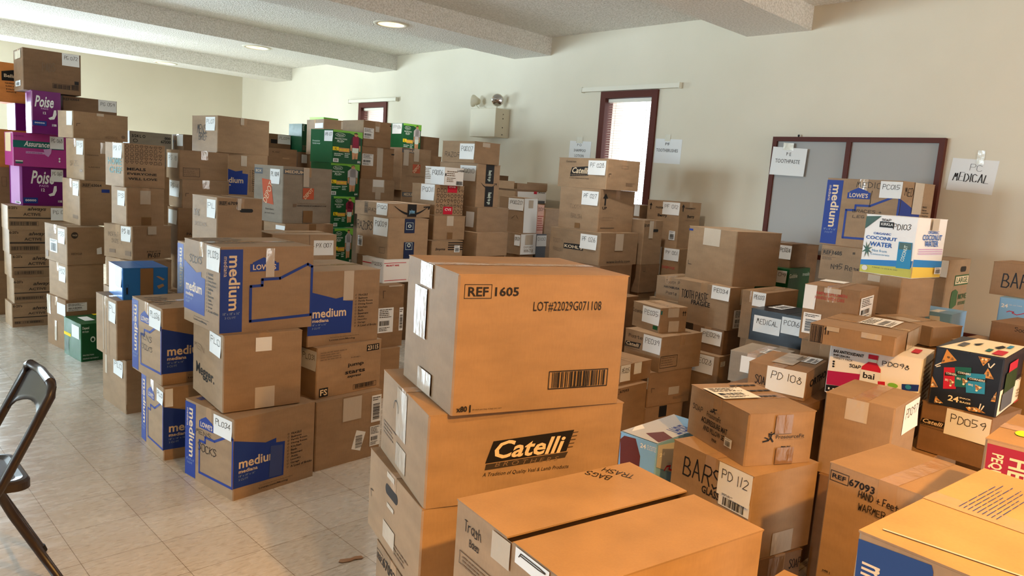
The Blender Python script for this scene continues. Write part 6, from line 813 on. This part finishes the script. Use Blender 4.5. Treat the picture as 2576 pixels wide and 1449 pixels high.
carton(221,'cardboard_box','box','plain brown box at the bottom of a stack, hidden behind nearer boxes','kraft2','v',4.148,7.055,0.8666,-8.0,0.333,0.444,0.8656,[], 'hidden boxes at the bottom of stacks')
carton(222,'cardboard_box','box','plain brown box at the bottom of a stack, hidden behind nearer boxes','kraft2','v',4.627,8.046,0.0000,2.9,0.175,0.281,0.9418,[], 'hidden boxes at the bottom of stacks')
carton(223,'cardboard_box','box','plain brown box at the bottom of a stack, hidden behind nearer boxes','kraft2','v',4.627,8.046,0.9428,2.9,0.175,0.281,0.9418,[], 'hidden boxes at the bottom of stacks')
carton(224,'cardboard_box','box','plain brown box at the bottom of a stack, hidden behind nearer boxes','kraft2','v',3.856,7.971,0.0000,0.0,0.426,0.326,0.8837,[], 'hidden boxes at the bottom of stacks')
carton(225,'cardboard_box','box','plain brown box at the bottom of a stack, hidden behind nearer boxes','kraft2','v',3.856,7.971,0.8847,0.0,0.426,0.326,0.8837,[], 'hidden boxes at the bottom of stacks')
carton(226,'cardboard_box','box','plain brown box at the bottom of a stack, hidden behind nearer boxes','kraft2','v',3.600,7.349,0.0000,11.3,0.386,0.376,0.7072,[], 'hidden boxes at the bottom of stacks')
carton(227,'cardboard_box','box','plain brown box at the bottom of a stack, hidden behind nearer boxes','kraft2','v',3.600,7.349,0.7082,11.3,0.386,0.376,0.7072,[], 'hidden boxes at the bottom of stacks')
carton(228,'cardboard_box','box','plain brown box at the bottom of a stack, hidden behind nearer boxes','kraft2','v',3.973,7.494,0.0000,-0.2,0.100,0.326,0.6989,[], 'hidden boxes at the bottom of stacks')
carton(229,'cardboard_box','box','plain brown box at the bottom of a stack, hidden behind nearer boxes','kraft2','v',3.973,7.494,0.6999,-0.2,0.100,0.326,0.6989,[], 'hidden boxes at the bottom of stacks')
carton(230,'cardboard_box','box','plain brown box at the bottom of a stack, hidden behind nearer boxes','kraft2','v',2.652,8.098,0.0000,-2.2,0.372,0.326,0.7495,[], 'hidden boxes at the bottom of stacks')
carton(231,'cardboard_box','box','plain brown box at the bottom of a stack, hidden behind nearer boxes','kraft2','v',2.652,8.098,0.7505,-2.2,0.372,0.326,0.7495,[], 'hidden boxes at the bottom of stacks')
carton(232,'cardboard_box','box','plain brown box at the bottom of a stack, hidden behind nearer boxes','kraft2','v',3.082,7.935,0.0000,-1.6,0.326,0.303,0.7684,[], 'hidden boxes at the bottom of stacks')
carton(233,'cardboard_box','box','plain brown box at the bottom of a stack, hidden behind nearer boxes','kraft2','v',3.082,7.935,0.7694,-1.6,0.326,0.303,0.7684,[], 'hidden boxes at the bottom of stacks')
carton(234,'cardboard_box','box','plain brown box at the bottom of a stack, hidden behind nearer boxes','kraft2','v',2.416,6.358,0.0000,0.0,0.326,0.276,0.5256,[], 'hidden boxes at the bottom of stacks')
carton(235,'cardboard_box','box','plain brown box at the bottom of a stack, hidden behind nearer boxes','kraft2','v',4.700,4.695,0.0000,2.0,0.181,0.176,0.9657,[], 'hidden boxes at the bottom of stacks')
carton(236,'cardboard_box','box','plain brown box at the bottom of a stack, hidden behind nearer boxes','kraft2','v',4.908,5.182,0.0000,-1.3,0.100,0.276,0.7599,[], 'hidden boxes at the bottom of stacks')
carton(237,'cardboard_box','box','plain brown box at the bottom of a stack, hidden behind nearer boxes','kraft2','v',4.942,4.820,0.0000,1.6,0.118,0.276,0.7901,[], 'hidden boxes at the bottom of stacks')
carton(238,'cardboard_box','box','plain brown box at the bottom of a stack, hidden behind nearer boxes','kraft2','v',5.303,4.941,0.0000,0.0,0.376,0.276,0.7834,[], 'hidden boxes at the bottom of stacks')
carton(239,'cardboard_box','box','plain brown box at the bottom of a stack, hidden behind nearer boxes','kraft2','v',5.257,5.297,0.0000,0.7,0.418,0.276,0.6153,[], 'hidden boxes at the bottom of stacks')
carton(240,'cardboard_box','box','plain brown box at the bottom of a stack, hidden behind nearer boxes','kraft2','v',5.257,5.297,0.6163,0.7,0.418,0.276,0.6153,[], 'hidden boxes at the bottom of stacks')
carton(241,'cardboard_box','box','plain brown box at the bottom of a stack, hidden behind nearer boxes','kraft2','v',5.362,5.807,0.0000,0.2,0.104,0.276,0.6258,[], 'hidden boxes at the bottom of stacks')
carton(242,'cardboard_box','box','plain brown box at the bottom of a stack, hidden behind nearer boxes','kraft2','v',5.362,5.807,0.6268,0.2,0.104,0.276,0.6258,[], 'hidden boxes at the bottom of stacks')
carton(243,'cardboard_box','box','plain brown box at the bottom of a stack, hidden behind nearer boxes','kraft2','v',4.532,3.719,0.0000,0.0,0.376,0.476,0.6416,[], 'hidden boxes at the bottom of stacks')
carton(244,'cardboard_box','box','plain brown box at the bottom of a stack, hidden behind nearer boxes','kraft2','v',4.960,3.610,0.0000,0.0,0.237,0.276,0.7919,[], 'hidden boxes at the bottom of stacks')
carton(245,'cardboard_box','box','plain brown box at the bottom of a stack, hidden behind nearer boxes','kraft2','v',5.369,3.443,0.0000,2.2,0.336,0.147,0.7981,[], 'hidden boxes at the bottom of stacks')
carton(246,'cardboard_box','box','plain brown box at the bottom of a stack, hidden behind nearer boxes','kraft2','v',5.337,3.929,0.0000,0.0,0.276,0.276,0.5879,[], 'hidden boxes at the bottom of stacks')
carton(247,'cardboard_box','box','plain brown box at the bottom of a stack, hidden behind nearer boxes','kraft2','v',5.337,3.929,0.5889,0.0,0.276,0.276,0.5879,[], 'hidden boxes at the bottom of stacks')
carton(248,'cardboard_box','box','plain brown box at the bottom of a stack, hidden behind nearer boxes','kraft2','v',4.780,3.060,0.0000,-0.0,0.336,0.236,0.5201,[], 'hidden boxes at the bottom of stacks')
carton(249,'cardboard_box','box','plain brown box at the bottom of a stack, hidden behind nearer boxes','kraft2','v',4.195,3.233,0.0000,-0.0,0.256,0.256,0.5057,[], 'hidden boxes at the bottom of stacks')
carton(250,'cardboard_box','box','plain brown box at the bottom of a stack, hidden behind nearer boxes','kraft2','v',3.458,2.631,0.0000,-0.0,0.276,0.326,0.0931,[], 'hidden boxes at the bottom of stacks')
carton(251,'cardboard_box','box','plain brown box at the bottom of a stack, hidden behind nearer boxes','kraft2','v',5.160,2.473,0.0000,1.1,0.327,0.276,0.7685,[], 'hidden boxes at the bottom of stacks')
carton(252,'cardboard_box','box','plain brown box at the bottom of a stack, hidden behind nearer boxes','kraft2','v',5.520,2.555,0.0000,0.0,0.176,0.276,0.5344,[], 'hidden boxes at the bottom of stacks')
carton(253,'cardboard_box','box','plain brown box at the bottom of a stack, hidden behind nearer boxes','kraft2','v',4.447,2.170,0.0000,-0.2,0.407,0.136,0.7369,[], 'hidden boxes at the bottom of stacks')
carton(254,'cardboard_box','box','plain brown box at the bottom of a stack, hidden behind nearer boxes','kraft2','v',4.233,1.869,0.0000,-0.0,0.326,0.416,0.7736,[], 'hidden boxes at the bottom of stacks')
carton(255,'cardboard_box','box','plain brown box at the bottom of a stack, hidden behind nearer boxes','kraft2','v',4.944,1.762,0.0000,-1.7,0.426,0.449,1.1231,[], 'hidden boxes at the bottom of stacks')
carton(256,'cardboard_box','box','plain brown box at the bottom of a stack, hidden behind nearer boxes','kraft2','v',4.121,1.358,0.0000,-16.4,0.239,0.263,1.0600,[], 'hidden boxes at the bottom of stacks')
carton(257,'cardboard_box','box','plain brown box at the bottom of a stack, hidden behind nearer boxes','kraft2','v',4.793,1.366,0.0000,-0.2,0.387,0.246,0.7365,[], 'hidden boxes at the bottom of stacks')
carton(258,'cardboard_box','box','plain brown box at the bottom of a stack, hidden behind nearer boxes','kraft2','v',4.445,1.309,0.0000,0.0,0.246,0.376,0.8248,[], 'hidden boxes at the bottom of stacks')
carton(259,'cardboard_box','box','plain brown box at the bottom of a stack, hidden behind nearer boxes','kraft2','v',3.763,1.106,0.0000,-16.8,0.195,0.272,1.0034,[], 'hidden boxes at the bottom of stacks')
carton(260,'cardboard_box','box','plain brown box at the bottom of a stack, hidden behind nearer boxes','kraft2','v',3.642,1.420,0.0000,7.1,0.306,0.229,0.9526,[], 'hidden boxes at the bottom of stacks')
carton(261,'cardboard_box','box','plain brown box at the bottom of a stack, hidden behind nearer boxes','kraft2','v',3.256,1.073,0.6685,8.1,0.245,0.322,0.1482,[], 'hidden boxes at the bottom of stacks')
carton(262,'cardboard_box','box','plain brown box at the bottom of a stack, hidden behind nearer boxes','kraft2','v',3.665,1.793,0.0000,7.0,0.276,0.211,0.6485,[], 'hidden boxes at the bottom of stacks')
carton(263,'cardboard_box','box','plain brown box at the bottom of a stack, hidden behind nearer boxes','kraft2','v',1.361,1.000,0.0000,-9.8,0.540,0.431,0.4386,[], 'hidden boxes at the bottom of stacks')
carton(264,'cardboard_box','box','plain brown box at the bottom of a stack, hidden behind nearer boxes','kraft2','v',3.228,0.890,0.0000,-0.0,0.431,0.176,0.3409,[], 'hidden boxes at the bottom of stacks')
carton(265,'cardboard_box','box','plain brown box at the bottom of a stack, hidden behind nearer boxes','kraft2','v',2.107,0.186,0.0000,0.7,0.296,0.396,0.6954,[], 'hidden boxes at the bottom of stacks')
carton(266,'cardboard_box','box','plain brown box at the bottom of a stack, hidden behind nearer boxes','kraft2','v',1.386,0.081,0.0000,-5.4,0.484,0.526,0.6576,[], 'hidden boxes at the bottom of stacks')
carton(267,'cardboard_box','box','plain brown box at the bottom of a stack, hidden behind nearer boxes','kraft2','v',4.356,0.692,0.0000,0.0,0.246,0.376,0.9592,[], 'hidden boxes at the bottom of stacks')
carton(268,'cardboard_box','box','plain brown box at the bottom of a stack, hidden behind nearer boxes','kraft2','v',3.737,0.682,0.0000,-7.9,0.252,0.426,0.8013,[], 'hidden boxes at the bottom of stacks')
carton(269,'cardboard_box','box','plain brown box at the bottom of a stack, hidden behind nearer boxes','kraft2','v',2.591,1.649,0.0000,1.5,0.376,0.155,0.3859,[], 'hidden boxes at the bottom of stacks')
